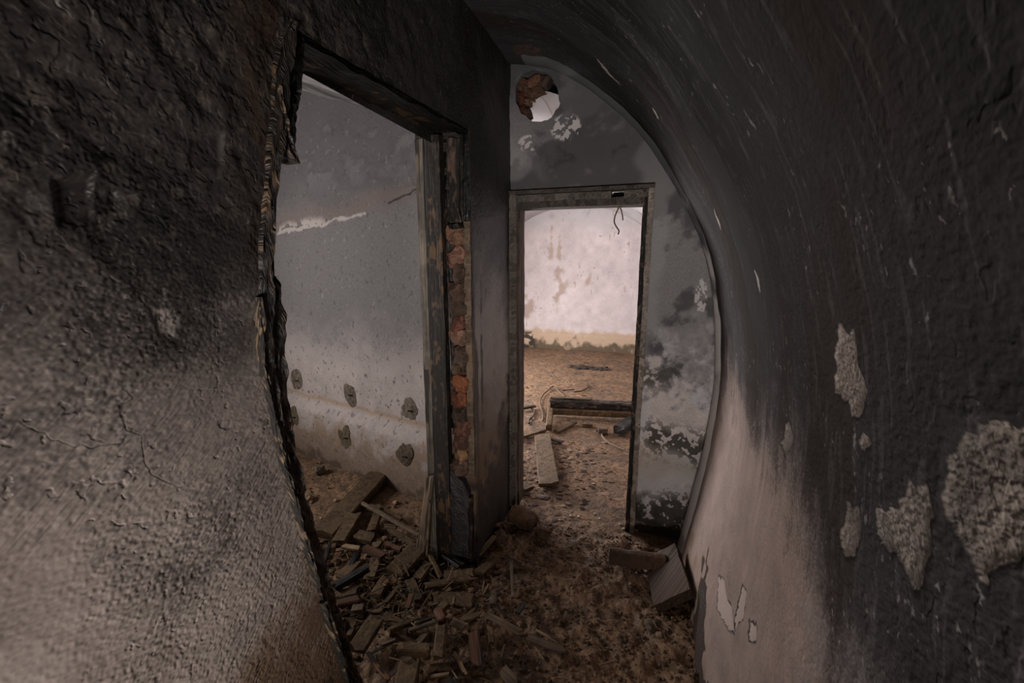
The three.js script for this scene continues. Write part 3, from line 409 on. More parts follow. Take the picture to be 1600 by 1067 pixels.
// ---------------------------------------------------------------- floor of trodden mud
function floorY(x, z) {
  const Z = -z, heap = Math.exp(-(((x + 0.95) / 0.38) ** 2) - ((Z - 1.45) / 0.32) ** 2) * 0.035 + Math.exp(-(((x + 0.55) / 0.3) ** 2) - ((Z - 1.2) / 0.25) ** 2) * 0.03;
  const rough = ss(2.3, 2.0, Z) * ss(-1.5, -0.9, x) , foot = 0.03 * ss(0.06, 0.24, x) * ss(2.25, 1.9, Z);
  const shadeMound = z > 0.05 && x > -0.9 ? 0.46 * Math.exp(-(((z - 0.66) / 0.24) ** 2)) * (1 + fbm(x * 5, z * 5, 3) * 0.25) : 0;   // unseen earth mound added behind the viewpoint to shade the corridor floor
  return shadeMound + heap + foot + fbm(x * 2.2 + 4, z * 2.2, 3) * 0.012 + fbm(x * 17, z * 17, 3) * (0.006 + 0.022 * rough) + fbm(x * 60, z * 60, 2) * (0.003 + 0.004 * rough) - 0.004;
}
{
  const sheet = (nx, nz, x0, x1, z0, z1) => surf(nx, nz, (u, w, v, q) => { v[0] = lerp(x0, x1, u); v[2] = lerp(z0, z1, w); v[1] = floorY(v[0], v[2]); q[0] = v[0]; q[1] = v[2]; });
  const g = join([sheet(330, 240, -2.9, 0.42, -2.9, -0.7), sheet(150, 180, -2.95, 0.75, -7.3, -2.9), sheet(50, 40, -3.6, -0.95, -0.7, 1.6), sheet(50, 90, -0.95, 0.42, -0.7, 1.6), sheet(8, 20, -3.6, -2.9, -2.9, -0.7), new THREE.BoxGeometry(5, 0.1, 9.4).translate(-1.4, -0.16, -2.8)]);
  const p = g.attributes.position, c = new Float32Array(p.count * 3);
  for (let i = 0; i < p.count; i++) {
    const x = p.getX(i), z = p.getZ(i), Z = -z, n = fbm(x * 5, z * 5, 4), n2 = fbm(x * 22, z * 22, 3);
    // one brown mud all over, with scattered patches of burnt dirt
    const n3 = vn(x * 70, z * 70) * 0.5 + vn(x * 150, z * 150) * 0.3, ash = ss(-0.02, 0.09, n * 0.7 + n2 * 0.7 + n3 * 0.35 - 0.2);
    const a = [lerp(0.42, 0.29, ash), lerp(0.28, 0.205, ash), lerp(0.178, 0.142, ash)]; for (let k = 0; k < 3; k++) c[i * 3 + k] = a[k] * (1 + n * 0.25);
  }
  g.setAttribute('color', new THREE.BufferAttribute(c, 3));
  struct('floor', g, matMud, 'trodden brown mud floor with scattered patches of burnt dirt', 'floor');
}
// ---------------------------------------------------------------- the side doorway: charred frame, exposed bricks
{
  const d = group('door_1', 'charred and rotting wooden frame of the side doorway in the left wall', 'door frame', 'structure');
  const rowsOf = (ys, a, b) => ys.map((y) => [y, -a(y), -b(y)]);
  const ys = []; for (let y = 1.98; y > -0.04; y -= 0.05) ys.push(y);
  // crusted outer edge, black inner post (two broken lengths), hanging remnant at the top
  part('jamb_edge', strip(rowsOf(ys, (y) => curve(OUTER, y) + 0.004, (y) => curve(MID, y) + 0.004), -0.80, -0.714, 1, 0.55), matCrust, d);
  const up = ys.filter((y) => y > 1.46), low = ys.filter((y) => y < 1.49);
  part('jamb_post', strip(rowsOf(ys, (y) => curve(MID, y) - 0.002, (y) => curve(INNER, y) - 0.006), -0.96, -0.742, 2, 0.6), matBlack, d);
  const lowPost = strip([[1.468, -0.694, -0.699], [1.45, -0.688, -0.716], [1.42, -0.684, -0.716], ...rowsOf(low.filter((y) => y < 1.40), (y) => curve(MID, y) + 0.004, (y) => curve(INNER, y) + 0.004)], -0.86, -0.724, 3, 0.9);
  part('jamb_post', lowPost, matPost, d).userData.label = 'lower splintered length of the near post';
  part('broken_board', strip([[1.985, -0.818, -0.846], [1.915, -0.80, -0.833], [1.84, -0.775, -0.812], [1.772, -0.755, -0.797], [1.73, -0.752, -0.789], [1.718, -0.757, -0.783], [1.71, -0.762, -0.772]], -0.82, -0.728, 4, 0.7), matBlack, d).userData.label = 'black broken board hanging at the top of the near post';
  part('splinter', strip([[1.85, -0.742, -0.752], [1.78, -0.740, -0.760], [1.72, -0.748, -0.772], [1.700, -0.766, -0.780]], -0.75, -0.712, 5, 0.8), matPost, d);
  part('mortar_bed', boxAt(-0.822, -0.75, 0.52, 1.64, -1.745, -1.722, 15, 0.006, 3, 60, 1), mat(texMud, 0.008, 0.9, { color: new THREE.Color(0x5a4d44) }), d);
  part('plaster_bead', strip(rowsOf(ys.filter((y) => y < 0.72), (y) => curve(OUTER, y) - 0.004, (y) => curve(OUTER, y) + 0.010), -0.74, -0.706, 6, 0.5), wood(0x94816a, texChar, 0.006, 0.8), d);
  part('plaster_bead', strip(rowsOf(ys.filter((y) => y > 0.70 && y < 1.46), (y) => curve(OUTER, y) - 0.002, (y) => curve(OUTER, y) + 0.006), -0.74, -0.708, 7, 0.6), wood(0x80705e, texChar, 0.006, 0.8), d);
  // head: black rail in front, brown lintel board behind
  const rail = (xa, xb, dy0, dy1, seed, m, name, lab) => { const g = surf(40, 9, (u, w, v, q) => { const Z = lerp(0.80, 1.735, u), k = Math.round(w * 9) % 4, y = HEAD(Z); v[0] = (k === 0 || k === 3 ? xa : xb) + vn(Z * 40, k) * 0.002; v[1] = y + (k < 2 ? dy0 : dy1) + vn(Z * 26 + seed, k) * 0.005; v[2] = -Z; q[0] = Z; q[1] = k * 0.05 + seed; }); const o = part(name, toCreasedNormals(g, 0.6), m, d); o.userData.label = lab; };
  rail(-0.772, -0.727, -0.012, 0.022, 1, matBlack, 'head_rail', 'charred black head rail');
  rail(-0.875, -0.772, 0.0, 0.03, 2, wood(0x6b5138, texChar, 0.006, 0.7), 'head_board', 'brown head board under the lintel');
  // far side: tall wooden post, slot shade as a black strip, blue-grey board and upper remnant
  part('far_post', boxAt(-0.915, -0.838, 0.0, 2.0, -1.735, -1.682, 2, 0.0025, 2, 40, 1), wood(0x6e543b, texChar, 0.006, 0.7), d).userData.label = 'tall brown smoke-darkened post on the far side';
  part('far_post', boxAt(-0.968, -0.912, 0.0, 2.0, -1.745, -1.715, 5, 0.002, 1, 40, 1), wood(0x90867c, texWood, 0.004, 0.7), d).userData.label = 'pale weathered edge strip of the far post';
  part('slot_dark_strip', boxAt(-0.840, -0.822, 0.1, 1.99, -1.74, -1.724, 6, 0.002, 1, 30, 1), matBlack, d);  // black strip standing in for the shade of the open slot
  // lower board with its broken slanted top
  const jb = boxAt(-0.838, -0.748, 0.08, 0.53, -1.725, -1.690, 8, 0.006, 2, 24, 1), jp = jb.attributes.position;
  for (let i = 0; i < jp.count; i++) { const y = jp.getY(i), x = jp.getX(i), top = 0.525 - (x + 0.838) * 0.72 - Math.max(0, x + 0.765) * 3; jp.setY(i, 0.08 + (y - 0.08) * (top - 0.08) / 0.45); jp.setX(i, x - (0.53 - y) * 0.02 + 0.004); }
  jb.computeVertexNormals(); part('jamb_board', toCreasedNormals(jb, 0.7), matBlue, d).userData.label = 'blue-grey scorched board with a slanting broken top';
  part('jamb_board', boxAt(-0.752, -0.735, 0.06, 0.40, -1.73, -1.695, 9, 0.006, 1, 20, 1), matPost, d);
  part('jamb_board', boxAt(-0.818, -0.766, 1.655, 1.99, -1.726, -1.708, 10, 0.007, 2, 24, 1), wood(0x6d5850, texChar, 0.006, 0.8), d).userData.label = 'brown scorched remnant at the top of the far jamb';
  part('jamb_board', boxAt(-0.762, -0.724, 1.66, 2.01, -1.732, -1.722, 12, 0.002, 1, 12, 1), matBlack, d);  // black strip standing in for the dark void at the jamb top
  part('mortar_ledge', boxAt(-0.82, -0.752, 1.632, 1.652, -1.726, -1.700, 11, 0.01, 3, 4, 1), matBlack, d);
  part('plaster_edge', boxAt(-0.752, -0.722, 0.50, 1.66, -1.732, -1.712, 13, 0.003, 1, 40, 1), wood(0x9b8a78, texMud, 0.006, 0.85), d);
  // bricks, course by course, in the far jamb
  const BC = [[1.60, 0x8d6a58], [1.515, 0xa2786c], [1.435, 0x5a463e], [1.365, 0x6a4f45], [1.295, 0x7a6252], [1.225, 0x8c564a], [1.155, 0x96786a], [1.085, 0x574640], [1.015, 0x7d6a58], [0.945, 0xb56e48], [0.875, 0xa8623f], [0.805, 0x51423c], [0.735, 0x7c5146], [0.665, 0x80584c], [0.60, 0xb08d68], [0.545, 0x6e5a4c]];
  BC.forEach(([y, c], i) => { const W = 0.037 - (i % 3) * 0.003, b = part('brick', lump(W, 0.038, 0.026, 140 + i * 3, 0.8, 3, 0.4), mat(texMud, 0.010, 0.9, { color: new THREE.Color(c).lerp(new THREE.Color(0x7d6c60), 0.2).multiplyScalar(1.15) }), wallLeft); b.position.set(-0.785 + ((i * 7) % 5 - 2) * 0.003, y, -1.735 + ((i * 5) % 4) * 0.004); });
}
// ---------------------------------------------------------------- the doorway in the end wall
{
  const d = group('door_2', 'crumbling rendered frame of the doorway in the end wall', 'door frame', 'structure');
  const jamb = (x0, x1, y0, y1, z0, z1, s, m, n, lab) => { part(n, boxAt(x0, x1, y0, y1, z0, z1, s, 0.003, 1, 36, 1), m, d).userData.label = lab; };
  jamb(-0.722, -0.684, 0.02, 1.845, -2.385, -2.248, 1, matConcrete, 'jamb', 'left jamb, pale at the foot');
  jamb(-0.688, -0.674, 0.02, 1.80, -2.39, -2.29, 2, wood(0x6b5444, texWood, 0.004, 0.8), 'inner_jamb', 'brown inner strip of the left jamb');
  jamb(-0.040, -0.012, 0.0, 1.835, -2.385, -2.250, 3, wood(0x776960, texChar, 0.006, 0.85), 'jamb', 'dark right jamb');
  jamb(-0.016, 0.010, -0.02, 1.845, -2.30, -2.240, 4, mat(texMud, 0.006, 0.8, { color: new THREE.Color(0xb4aeab) }), 'trim_bead', 'pale bead along the right jamb');
  jamb(-0.70, -0.03, 1.768, 1.806, -2.38, -2.252, 5, matConcreteDark, 'head', 'rough lower course of the head');
  jamb(-0.71, -0.190, 1.800, 1.834, -2.33, -2.250, 6, matConcrete, 'head', 'crumbled upper course of the head, left of the gap');
  jamb(-0.130, -0.02, 1.800, 1.836, -2.33, -2.250, 7, matConcrete, 'head', 'crumbled upper course of the head, right of the gap');
  jamb(-0.72, 0.01, 1.838, 1.856, -2.30, -2.238, 8, matConcreteDark, 'head_bead', 'dark rounded bead above the head');
  jamb(-0.19, -0.13, 1.80, 1.836, -2.34, -2.315, 9, new THREE.MeshStandardMaterial({ color: 0x0c0b0a, roughness: 1 }), 'gap_backing', 'black backing that paints the shade inside the gap in the head');  // black block colours in the dark of the open gap
}
{ // two rusty wires hanging from the head of the end doorway
  const wm = wood(0x9a774e, texWood, 0.001, 0.6), w = (pts, r, lab) => { const c = new THREE.CatmullRomCurve3(pts.map(([x, y, z]) => new THREE.Vector3(x, y, z))); tag(mesh('hanging_wire', new THREE.TubeGeometry(c, 40, r, 7), wm), lab, 'wire'); };
  w([[-0.155, 1.80, -2.29], [-0.157, 1.765, -2.30], [-0.174, 1.715, -2.30], [-0.176, 1.69, -2.305], [-0.168, 1.672, -2.30], [-0.156, 1.655, -2.295], [-0.150, 1.645, -2.295], [-0.154, 1.628, -2.295]], 0.0038, 'longer bent rusty wire hanging in the far doorway');
  w([[-0.153, 1.80, -2.295], [-0.152, 1.768, -2.305], [-0.143, 1.742, -2.305], [-0.136, 1.715, -2.305], [-0.134, 1.697, -2.305]], 0.0036, 'shorter rusty wire hanging beside the longer one in the far doorway');
}
// ---------------------------------------------------------------- boards and sticks
const UPV = new THREE.Vector3(0, 1, 0);
function layBoard(kind, a, b, w, t, m, label, seed) {
  const A = new THREE.Vector3(...a), B = new THREE.Vector3(...b), L = A.distanceTo(B), g = m === 'gutter' ? gutter(L, w) : board(L, w, t, seed, kind === 'lath' ? 1.6 : 1, kind === 'lath' ? 1.6 : 1);
  const o = mesh(kind === 'beam' ? 'timber_beam' : kind === 'plank' ? 'wooden_plank' : kind === 'lath' ? 'wooden_stick' : 'wood_block', g, WOOD[m]);
  const X = B.clone().sub(A).normalize(), r = rng(seed * 13 + 5), Y = UPV.clone().addScaledVector(new THREE.Vector3(r() - 0.5, 0, r() - 0.5), 0.25), Z = X.clone().cross(Y).normalize(); Y.copy(Z).cross(X);
  o.quaternion.setFromRotationMatrix(new THREE.Matrix4().makeBasis(X, Y, Z)); o.position.copy(A).add(B).multiplyScalar(0.5);
  tag(o, label, kind === 'beam' ? 'beam' : kind === 'plank' ? 'board' : kind === 'lath' ? 'stick' : 'block');
  return o;
}
function gutter(L, w) {     // a board with a rounded back and a thin front lip
  const s = new THREE.Shape(); s.moveTo(-w / 2, -0.012); s.quadraticCurveTo(-w / 2, 0.030, 0, 0.034); s.quadraticCurveTo(w / 2 - 0.01, 0.030, w / 2, -0.006); s.lineTo(w / 2 + 0.006, -0.012); s.closePath();
  const g = new THREE.ExtrudeGeometry(s, { depth: L, steps: 14, bevelEnabled: true, bevelSize: 0.003, bevelThickness: 0.003, bevelSegments: 1, curveSegments: 8 }).translate(0, 0, -L / 2).rotateY(Math.PI / 2), p = g.attributes.position;
  for (let i = 0; i < p.count; i++) { const x = p.getX(i); p.setY(i, p.getY(i) + fbm(x * 14, p.getZ(i) * 20, 2) * 0.010); p.setZ(i, -p.getZ(i) + vn(x * 22, 2) * 0.003); }
  const ix = []; for (let i = 0; i < p.count; i += 3) ix.push(i, i + 2, i + 1); g.setIndex(ix); const h = g.toNonIndexed(); h.computeVertexNormals(); return toCreasedNormals(h, 0.6);
}
const BOARDS = [
  ['beam', [-1.67, 0.060, -2.29], [-1.58, 0.050, -1.65], 0.140, 0.050, 'mud', 'long mud-covered beam lying diagonally, its far end against the side room wall'],
  ['plank', [-1.64, 0.06, -1.60], [-1.50, 0.05, -1.48], 0.045, 0.030, 'mud', 'short mud-covered board end standing out beside the dark door jamb'],
  ['plank', [-1.52, 0.060, -1.85], [-1.44, 0.060, -1.60], 0.077, 0.040, 'mud', 'wide mud-covered board lying just below the long diagonal beam'],
  ['plank', [-1.43, 0.040, -1.93], [-1.36, 0.040, -1.77], 0.049, 0.030, 'mud', 'short brown board behind the wide board below the diagonal beam'],
  ['lath', [-1.55, 0.075, -1.95], [-1.07, 0.075, -1.78], 0.022, 0.015, 'grey', 'thin grey-edged lath slanting from the beam down to the far post'],
  ['lath', [-1.50, 0.030, -2.02], [-1.27, 0.035, -1.93], 0.020, 0.012, 'mud', 'thin brown lath under the slanting grey-edged lath'],
  ['lath', [-1.51, 0.050, -1.96], [-1.43, 0.040, -1.97], 0.043, 0.015, 'grey', 'short pale stick lying beside the head of the slanting laths'],
  ['lath', [-1.31, 0.060, -1.81], [-1.24, 0.050, -1.83], 0.034, 0.015, 'pale', 'short pale stick lying across the two slanting laths'],
  ['lath', [-1.27, 0.050, -1.81], [-1.08, 0.050, -1.74], 0.031, 0.020, 'mud', 'brown lath running from the pale stick to the foot of the far post'],
  ['block', [-1.41, 0.050, -1.71], [-1.30, 0.050, -1.71], 0.061, 0.040, 'mud', 'short rounded brown wood block in the middle of the pile'],
  ['plank', [-1.01, 0.090, -1.69], [-1.04, 0.070, -1.50], 0.100, 0.030, 'mud', 'broad brown board lying below the foot of the leaning lath'],
  ['plank', [-1.27, 0.090, -1.59], [-1.15, 0.080, -1.58], 0.040, 0.020, 'red', 'reddish flat board end lying on the pile in front of the rounded block'],
  ['lath', [-1.23, 0.090, -1.33], [-1.15, 0.110, -1.46], 0.039, 0.030, 'char', 'charred black stick poking out of the pile beside the jamb'],
  ['plank', [-1.22, 0.060, -1.31], [-1.13, 0.070, -1.36], 0.050, 0.030, 'mud', 'pale brown board in the pile just below the charred black stick'],
  ['plank', [-1.17, 0.070, -1.27], [-1.10, 0.070, -1.32], 0.045, 0.030, 'red', 'narrow reddish board lying in front of the pale brown board by the jamb'],
  ['plank', [-0.95, 0.100, -1.23], [-0.95, 0.080, -1.10], 0.065, 0.025, 'mud', 'brown board lying along the jamb foot'],
  ['plank', [-0.80, 0.100, -1.14], [-0.68, 0.100, -1.17], 0.039, 0.030, 'mud', 'short horizontal board with a pale top edge, low in the foreground pile'],
  ['plank', [-0.67, 0.130, -1.25], [-0.64, 0.090, -1.16], 0.041, 0.035, 'mud', 'upright-looking short plank with a dark split, in the foreground pile'],
  ['block', [-0.72, 0.130, -1.31], [-0.68, 0.130, -1.27], 0.032, 0.030, 'red', 'small block resting on the head of the split short plank'],
  ['plank', [-0.73, 0.080, -1.11], [-0.69, 0.080, -1.00], 0.074, 0.035, 'mud', 'wide plank end running out of the bottom of the picture'],
  ['lath', [-0.89, 0.100, -1.09], [-0.77, 0.080, -1.04], 0.014, 0.020, 'striped', 'striped lath slanting down at the foot of the dark jamb'],
  ['lath', [-0.60, 0.080, -1.20], [-0.54, 0.060, -1.16], 0.013, 0.015, 'pale', 'thin pale splinter lying beside the split short plank'],
  ['lath', [-0.54, 0.080, -1.40], [-0.39, 0.060, -1.38], 0.024, 0.012, 'grey', 'upper half of a long splintered lath on the corridor mud'],
  ['lath', [-0.37, 0.050, -1.38], [-0.22, 0.040, -1.37], 0.028, 0.012, 'grey', 'lower half of a long splintered lath with a frayed end on the corridor mud'],
  ['lath', [-0.35, 0.030, -1.44], [-0.25, 0.030, -1.41], 0.009, 0.006, 'pale', 'thin straw lying just behind the frayed splintered lath'],
  ['lath', [-0.34, 0.030, -1.37], [-0.29, 0.020, -1.33], 0.006, 0.005, 'pale', 'thin bent straw lying in front of the frayed splintered lath'],
  ['lath', [-0.47, 0.030, -1.29], [-0.40, 0.030, -1.29], 0.008, 0.006, 'pale', 'short pale straw in the middle of the dark foreground mud'],
  ['lath', [-0.09, 0.020, -1.37], [-0.03, 0.020, -1.41], 0.007, 0.006, 'pale', 'lone pale straw on the corridor mud right of the pile'],
  ['plank', [-1.28, 0.050, -1.53], [-1.26, 0.070, -1.41], 0.067, 0.020, 'mud', 'torn brown board fragment between the reddish board end and the charred stick'],
  ['plank', [-1.47, 0.060, -1.60], [-1.42, 0.060, -1.51], 0.041, 0.020, 'mud', 'narrow brown board fragment standing by the jamb below the wide board'],
  ['lath', [-1.46, 0.090, -1.57], [-1.42, 0.050, -1.48], 0.017, 0.020, 'char', 'thin dark stick leaning beside the jamb below the wide board'],
  ['lath', [-1.38, 0.090, -1.57], [-1.29, 0.090, -1.58], 0.026, 0.015, 'pale', 'pale splintered strip at the lower end of the wide board'],
  ['plank', [-1.19, 0.060, -1.58], [-1.15, 0.050, -1.46], 0.053, 0.020, 'mud', 'brown board fragment under the reddish board end'],
  ['lath', [-1.30, 0.060, -1.58], [-1.28, 0.050, -1.49], 0.030, 0.030, 'char', 'dark stick under the pale splintered strip'],
  ['plank', [-1.06, 0.070, -1.46], [-1.05, 0.060, -1.36], 0.054, 0.025, 'mud', 'brown board running down behind the middle of the pile'],
  ['plank', [-0.96, 0.060, -1.50], [-0.86, 0.060, -1.40], 0.043, 0.020, 'mud', 'brown board half buried below the broad brown board'],
  ['plank', [-0.93, 0.060, -1.62], [-0.93, 0.060, -1.51], 0.050, 0.020, 'mud', 'small brown board beside the lower end of the broad brown board'],
  ['lath', [-0.96, 0.080, -1.67], [-0.83, 0.050, -1.56], 0.021, 0.020, 'mud', 'curved-looking lath at the foot of the blue-grey jamb board'],
  ['plank', [-0.83, 0.050, -1.57], [-0.70, 0.050, -1.63], 0.058, 0.025, 'mud', 'brown board lying flat in front of the blue-grey jamb board'],
  ['plank', [-0.87, 0.070, -1.47], [-0.70, 0.060, -1.59], 0.036, 0.020, 'mud', 'long brown lath lying in front of the flat brown board'],
  ['plank', [-0.81, 0.040, -1.45], [-0.64, 0.040, -1.49], 0.071, 0.020, 'mud', 'wide brown board in the middle of the pile'],
  ['lath', [-0.87, 0.100, -1.20], [-0.80, 0.080, -1.30], 0.022, 0.020, 'mud', 'brown stick lying across the shaded lower pile'],
  ['plank', [-0.95, 0.070, -1.28], [-0.82, 0.060, -1.26], 0.037, 0.020, 'mud', 'brown board fragment right of the brown board along the jamb'],
  ['lath', [-0.80, 0.100, -1.22], [-0.72, 0.100, -1.29], 0.016, 0.012, 'grey', 'thin grey splinter lying left of the small block'],
  ['lath', [-0.79, 0.110, -1.25], [-0.74, 0.100, -1.30], 0.013, 0.012, 'grey', 'thin short grey splinter behind the small block'],
  ['plank', [-0.67, 0.050, -1.14], [-0.58, 0.050, -1.18], 0.035, 0.020, 'mud', 'brown board lying in front of the split short plank'],
  ['lath', [-0.65, 0.060, -1.11], [-0.59, 0.060, -1.14], 0.012, 0.010, 'pale', 'thin pale strip lying beside the wide plank end at the bottom'],
  ['lath', [-0.87, 0.090, -1.14], [-0.83, 0.090, -1.18], 0.012, 0.012, 'grey', 'short thin stick behind the striped lath'],
  ['plank', [-0.69, 0.030, -1.65], [-0.64, 0.050, -1.77], 0.042, 0.015, 'mud', 'brown board fragment at the foot of the corridor wall'],
  ['lath', [-0.73, 0.050, -1.76], [-0.69, 0.070, -1.90], 0.024, 0.012, 'pale', 'pale split stick lying against the corridor wall base'],
  ['lath', [-0.57, 0.050, -1.80], [-0.48, 0.050, -1.55], 0.015, 0.010, 'grey', 'thin grey lath lying along the corridor mud behind the pile'],
  ['plank', [-0.10, 0.060, -1.94], [0.16, 0.070, -1.95], 0.085, 0.030, 'gutter', 'round-backed brown board lying across the foot of the end wall'],
  ['plank', [-0.78, 0.030, -3.35], [-0.54, 0.040, -2.55], 0.135, 0.030, 'mud', 'broad flat plank with a dark end lying inside the far doorway'],
  ['plank', [-0.79, 0.030, -2.52], [-0.65, 0.030, -2.47], 0.078, 0.030, 'mud', 'short board end at the left edge of the far doorway'],
  ['lath', [-0.69, 0.020, -3.49], [-0.56, 0.025, -3.76], 0.05, 0.018, 'mud', 'brace lath lying in front of the fallen frame in the far room'],
  ['plank', [-0.97, 0.022, -3.26], [-0.80, 0.022, -3.50], 0.075, 0.02, 'mud', 'flat brown lath on the floor left of the fallen frame leg'],
  ['lath', [-1.14, 0.030, -3.94], [-1.02, 0.030, -4.06], 0.05, 0.02, 'char', 'small charred stick on the far room floor by the left jamb'],
  ['block', [-0.34, 0.03, -3.60], [-0.26, 0.03, -3.63], 0.07, 0.05, 'grey', 'small squarish block on the far room floor below the beam'],
  ['block', [-0.50, 0.02, -3.72], [-0.40, 0.02, -3.74], 0.05, 0.03, 'mud', 'small flat block in front of the fallen frame in the far room'],
  ['beam', [-0.16, 0.050, -3.61], [-0.04, 0.050, -3.92], 0.103, 0.070, 'char', 'dark squared timber end by the right jamb in the far room'],
  ['lath', [-0.73, 0.020, -3.32], [-0.59, 0.020, -3.29], 0.036, 0.010, 'char', 'thin dark stick beside the broad flat plank'],
];
BOARDS.forEach(([kind, a, b, w, t, m, label], i) => layBoard(kind, a, b, w, t, m, label, 31 + i));
{ // the fallen frame in the far room: charred beam with its leg and a loose strip
  const f = group('fallen_frame', 'long charred wooden frame with one leg lying across the far room floor', 'wooden frame', null, [-0.42, 0, -3.98]);
  const put3 = (name, a, b, w, t, m, seed, lab) => { const A = new THREE.Vector3(...a), B = new THREE.Vector3(...b), o = part(name, board(A.distanceTo(B), w, t, seed), WOOD[m], f), X = B.clone().sub(A).normalize(), Z = X.clone().cross(UPV).normalize(), Y = Z.clone().cross(X); o.quaternion.setFromRotationMatrix(new THREE.Matrix4().makeBasis(X, Y, Z)); o.position.copy(A).add(B).multiplyScalar(0.5).sub(f.position); o.userData.label = lab; };
  put3('beam', [-0.84, 0.125, -3.93], [0.16, 0.125, -4.10], 0.09, 0.075, 'charface', 201, 'charred beam'); put3('rail', [-0.82, 0.055, -3.90], [0.16, 0.06, -4.06], 0.07, 0.06, 'mud', 202, 'mud-covered lower rail'); put3('leg', [-0.82, 0.075, -3.86], [-0.755, 0.04, -3.50], 0.055, 0.06, 'mud', 203, 'mud-covered leg'); put3('strip', [-0.84, 0.175, -3.95], [-0.45, 0.172, -4.02], 0.05, 0.016, 'grey', 204, 'thin grey strip');
}
{ // leaning lath at the foot of the far post
  const s = new THREE.Shape(); s.moveTo(-0.017, 0.40); s.lineTo(0.016, 0.415); s.lineTo(0.019, 0.18); s.lineTo(0.010, 0.02); s.lineTo(-0.006, 0.0); s.lineTo(-0.030, 0.018); s.lineTo(-0.024, 0.16); s.closePath();
  const g = toCreasedNormals(new THREE.ExtrudeGeometry(s, { depth: 0.014, bevelEnabled: true, bevelSize: 0.002, bevelThickness: 0.002, bevelSegments: 1, steps: 2 }), 0.5), u = g.attributes.uv, p = g.attributes.position; for (let i = 0; i < p.count; i++) u.setXY(i, p.getY(i), p.getX(i));
  const o = mesh('leaning_lath', g, wood(0xa4917e, texWood, 0.003, 0.75)); o.position.set(-0.985, 0.075, -1.668); o.rotation.set(-0.06, 0, -0.115); tag(o, 'pale grey pointed lath leaning upright against the far post of the side doorway', 'lath');
  const o2 = mesh('leaning_lath', board(0.30, 0.02, 0.012, 77), WOOD.grey); o2.position.set(-0.94, 0.22, -1.655); o2.rotation.z = Math.PI / 2 - 0.10; tag(o2, 'narrow strip leaning between the pale pointed lath and the far post', 'lath');
}
{ // slab leaning against the foot of the vault
  const g = boxAt(-0.085, 0.085, -0.02, 0.02, -0.18, 0.18, 4, 0.004, 2, 2, 4), o = mesh('leaning_slab', g, mat(texMud, 0.008, 0.85, { color: new THREE.Color(0x4f3824) })); o.position.set(0.165, 0.075, -1.86); o.rotation.set(-0.12, 0.10, 0.62); tag(o, 'brown slab leaning against the foot of the vault beside the round-backed board', 'slab');
}
const CHUNKS = [
  [[-0.600, 0.055, -2.12], 0.075, 0.055, 0.05, 'mud', 'flat broken brown chunk lying at the foot of the left jamb of the far doorway', 0.45], [[-0.69, 0.04, -2.02], 0.035, 0.03, 0.035, 'mud', 'smaller chunk wedged between the flat broken chunk and the corridor wall', 0.5],
  [[-0.475, 0.03, -2.06], 0.04, 0.026, 0.04, 'mud', 'brown clod right of the flat broken chunk on the threshold', 0.7], [[-0.665, 0.05, -1.92], 0.035, 0.028, 0.04, 'mud', 'brown clod lying at the foot of the pier between the doorways', 0.6],
  [[0.09, 0.03, -1.60], 0.026, 0.02, 0.02, 'grey', 'small grey stone lying in front of the leaning slab', 0.7], [[0.125, 0.025, -1.57], 0.014, 0.011, 0.012, 'pale', 'tiny pale stone right of the small grey stone by the leaning slab', 0.7],
  [[-1.10, 0.03, -1.20], 0.03, 0.026, 0.03, 'red', 'reddish clod lying by the black jamb below the narrow reddish board', 0.6], [[-0.58, 0.04, -1.36], 0.035, 0.022, 0.028, 'mud', 'lump of debris in the middle of the foreground pile', 0.7],
  [[-2.15, 0.03, -2.28], 0.035, 0.028, 0.03, 'grey', 'grey pebble on the side-room floor below the left cement patch', 0.7], [[-1.98, 0.02, -1.98], 0.03, 0.022, 0.03, 'pale', 'pale crumb of plaster on the side-room floor left of the long beam', 0.6],
  [[-1.10, 0.02, -2.06], 0.03, 0.024, 0.028, 'pale', 'pale crumb of plaster near the side-room wall behind the leaning lath', 0.6], [[-1.12, 0.02, -1.95], 0.03, 0.022, 0.026, 'grey', 'grey crumb on the side-room floor just left of the leaning lath', 0.6],
];
const CM = { mud: matMudStone, grey: mat(texMud, 0.004, 0.85, { color: new THREE.Color(0x8c8178) }), pale: matPale, red: mat(texMud, 0.005, 0.85, { color: new THREE.Color(0x7c5846) }) };
CHUNKS.forEach(([p, x, y, z, m, label, pw], i) => { const o = mesh('stone_chunk', lump(x, y, z, 300 + i, 0.55, 3, pw), CM[m]); o.position.set(...p); o.rotation.set(i ? 0 : 0.35, i * 1.3, i ? 0 : -0.25); tag(o, label, 'stone'); });
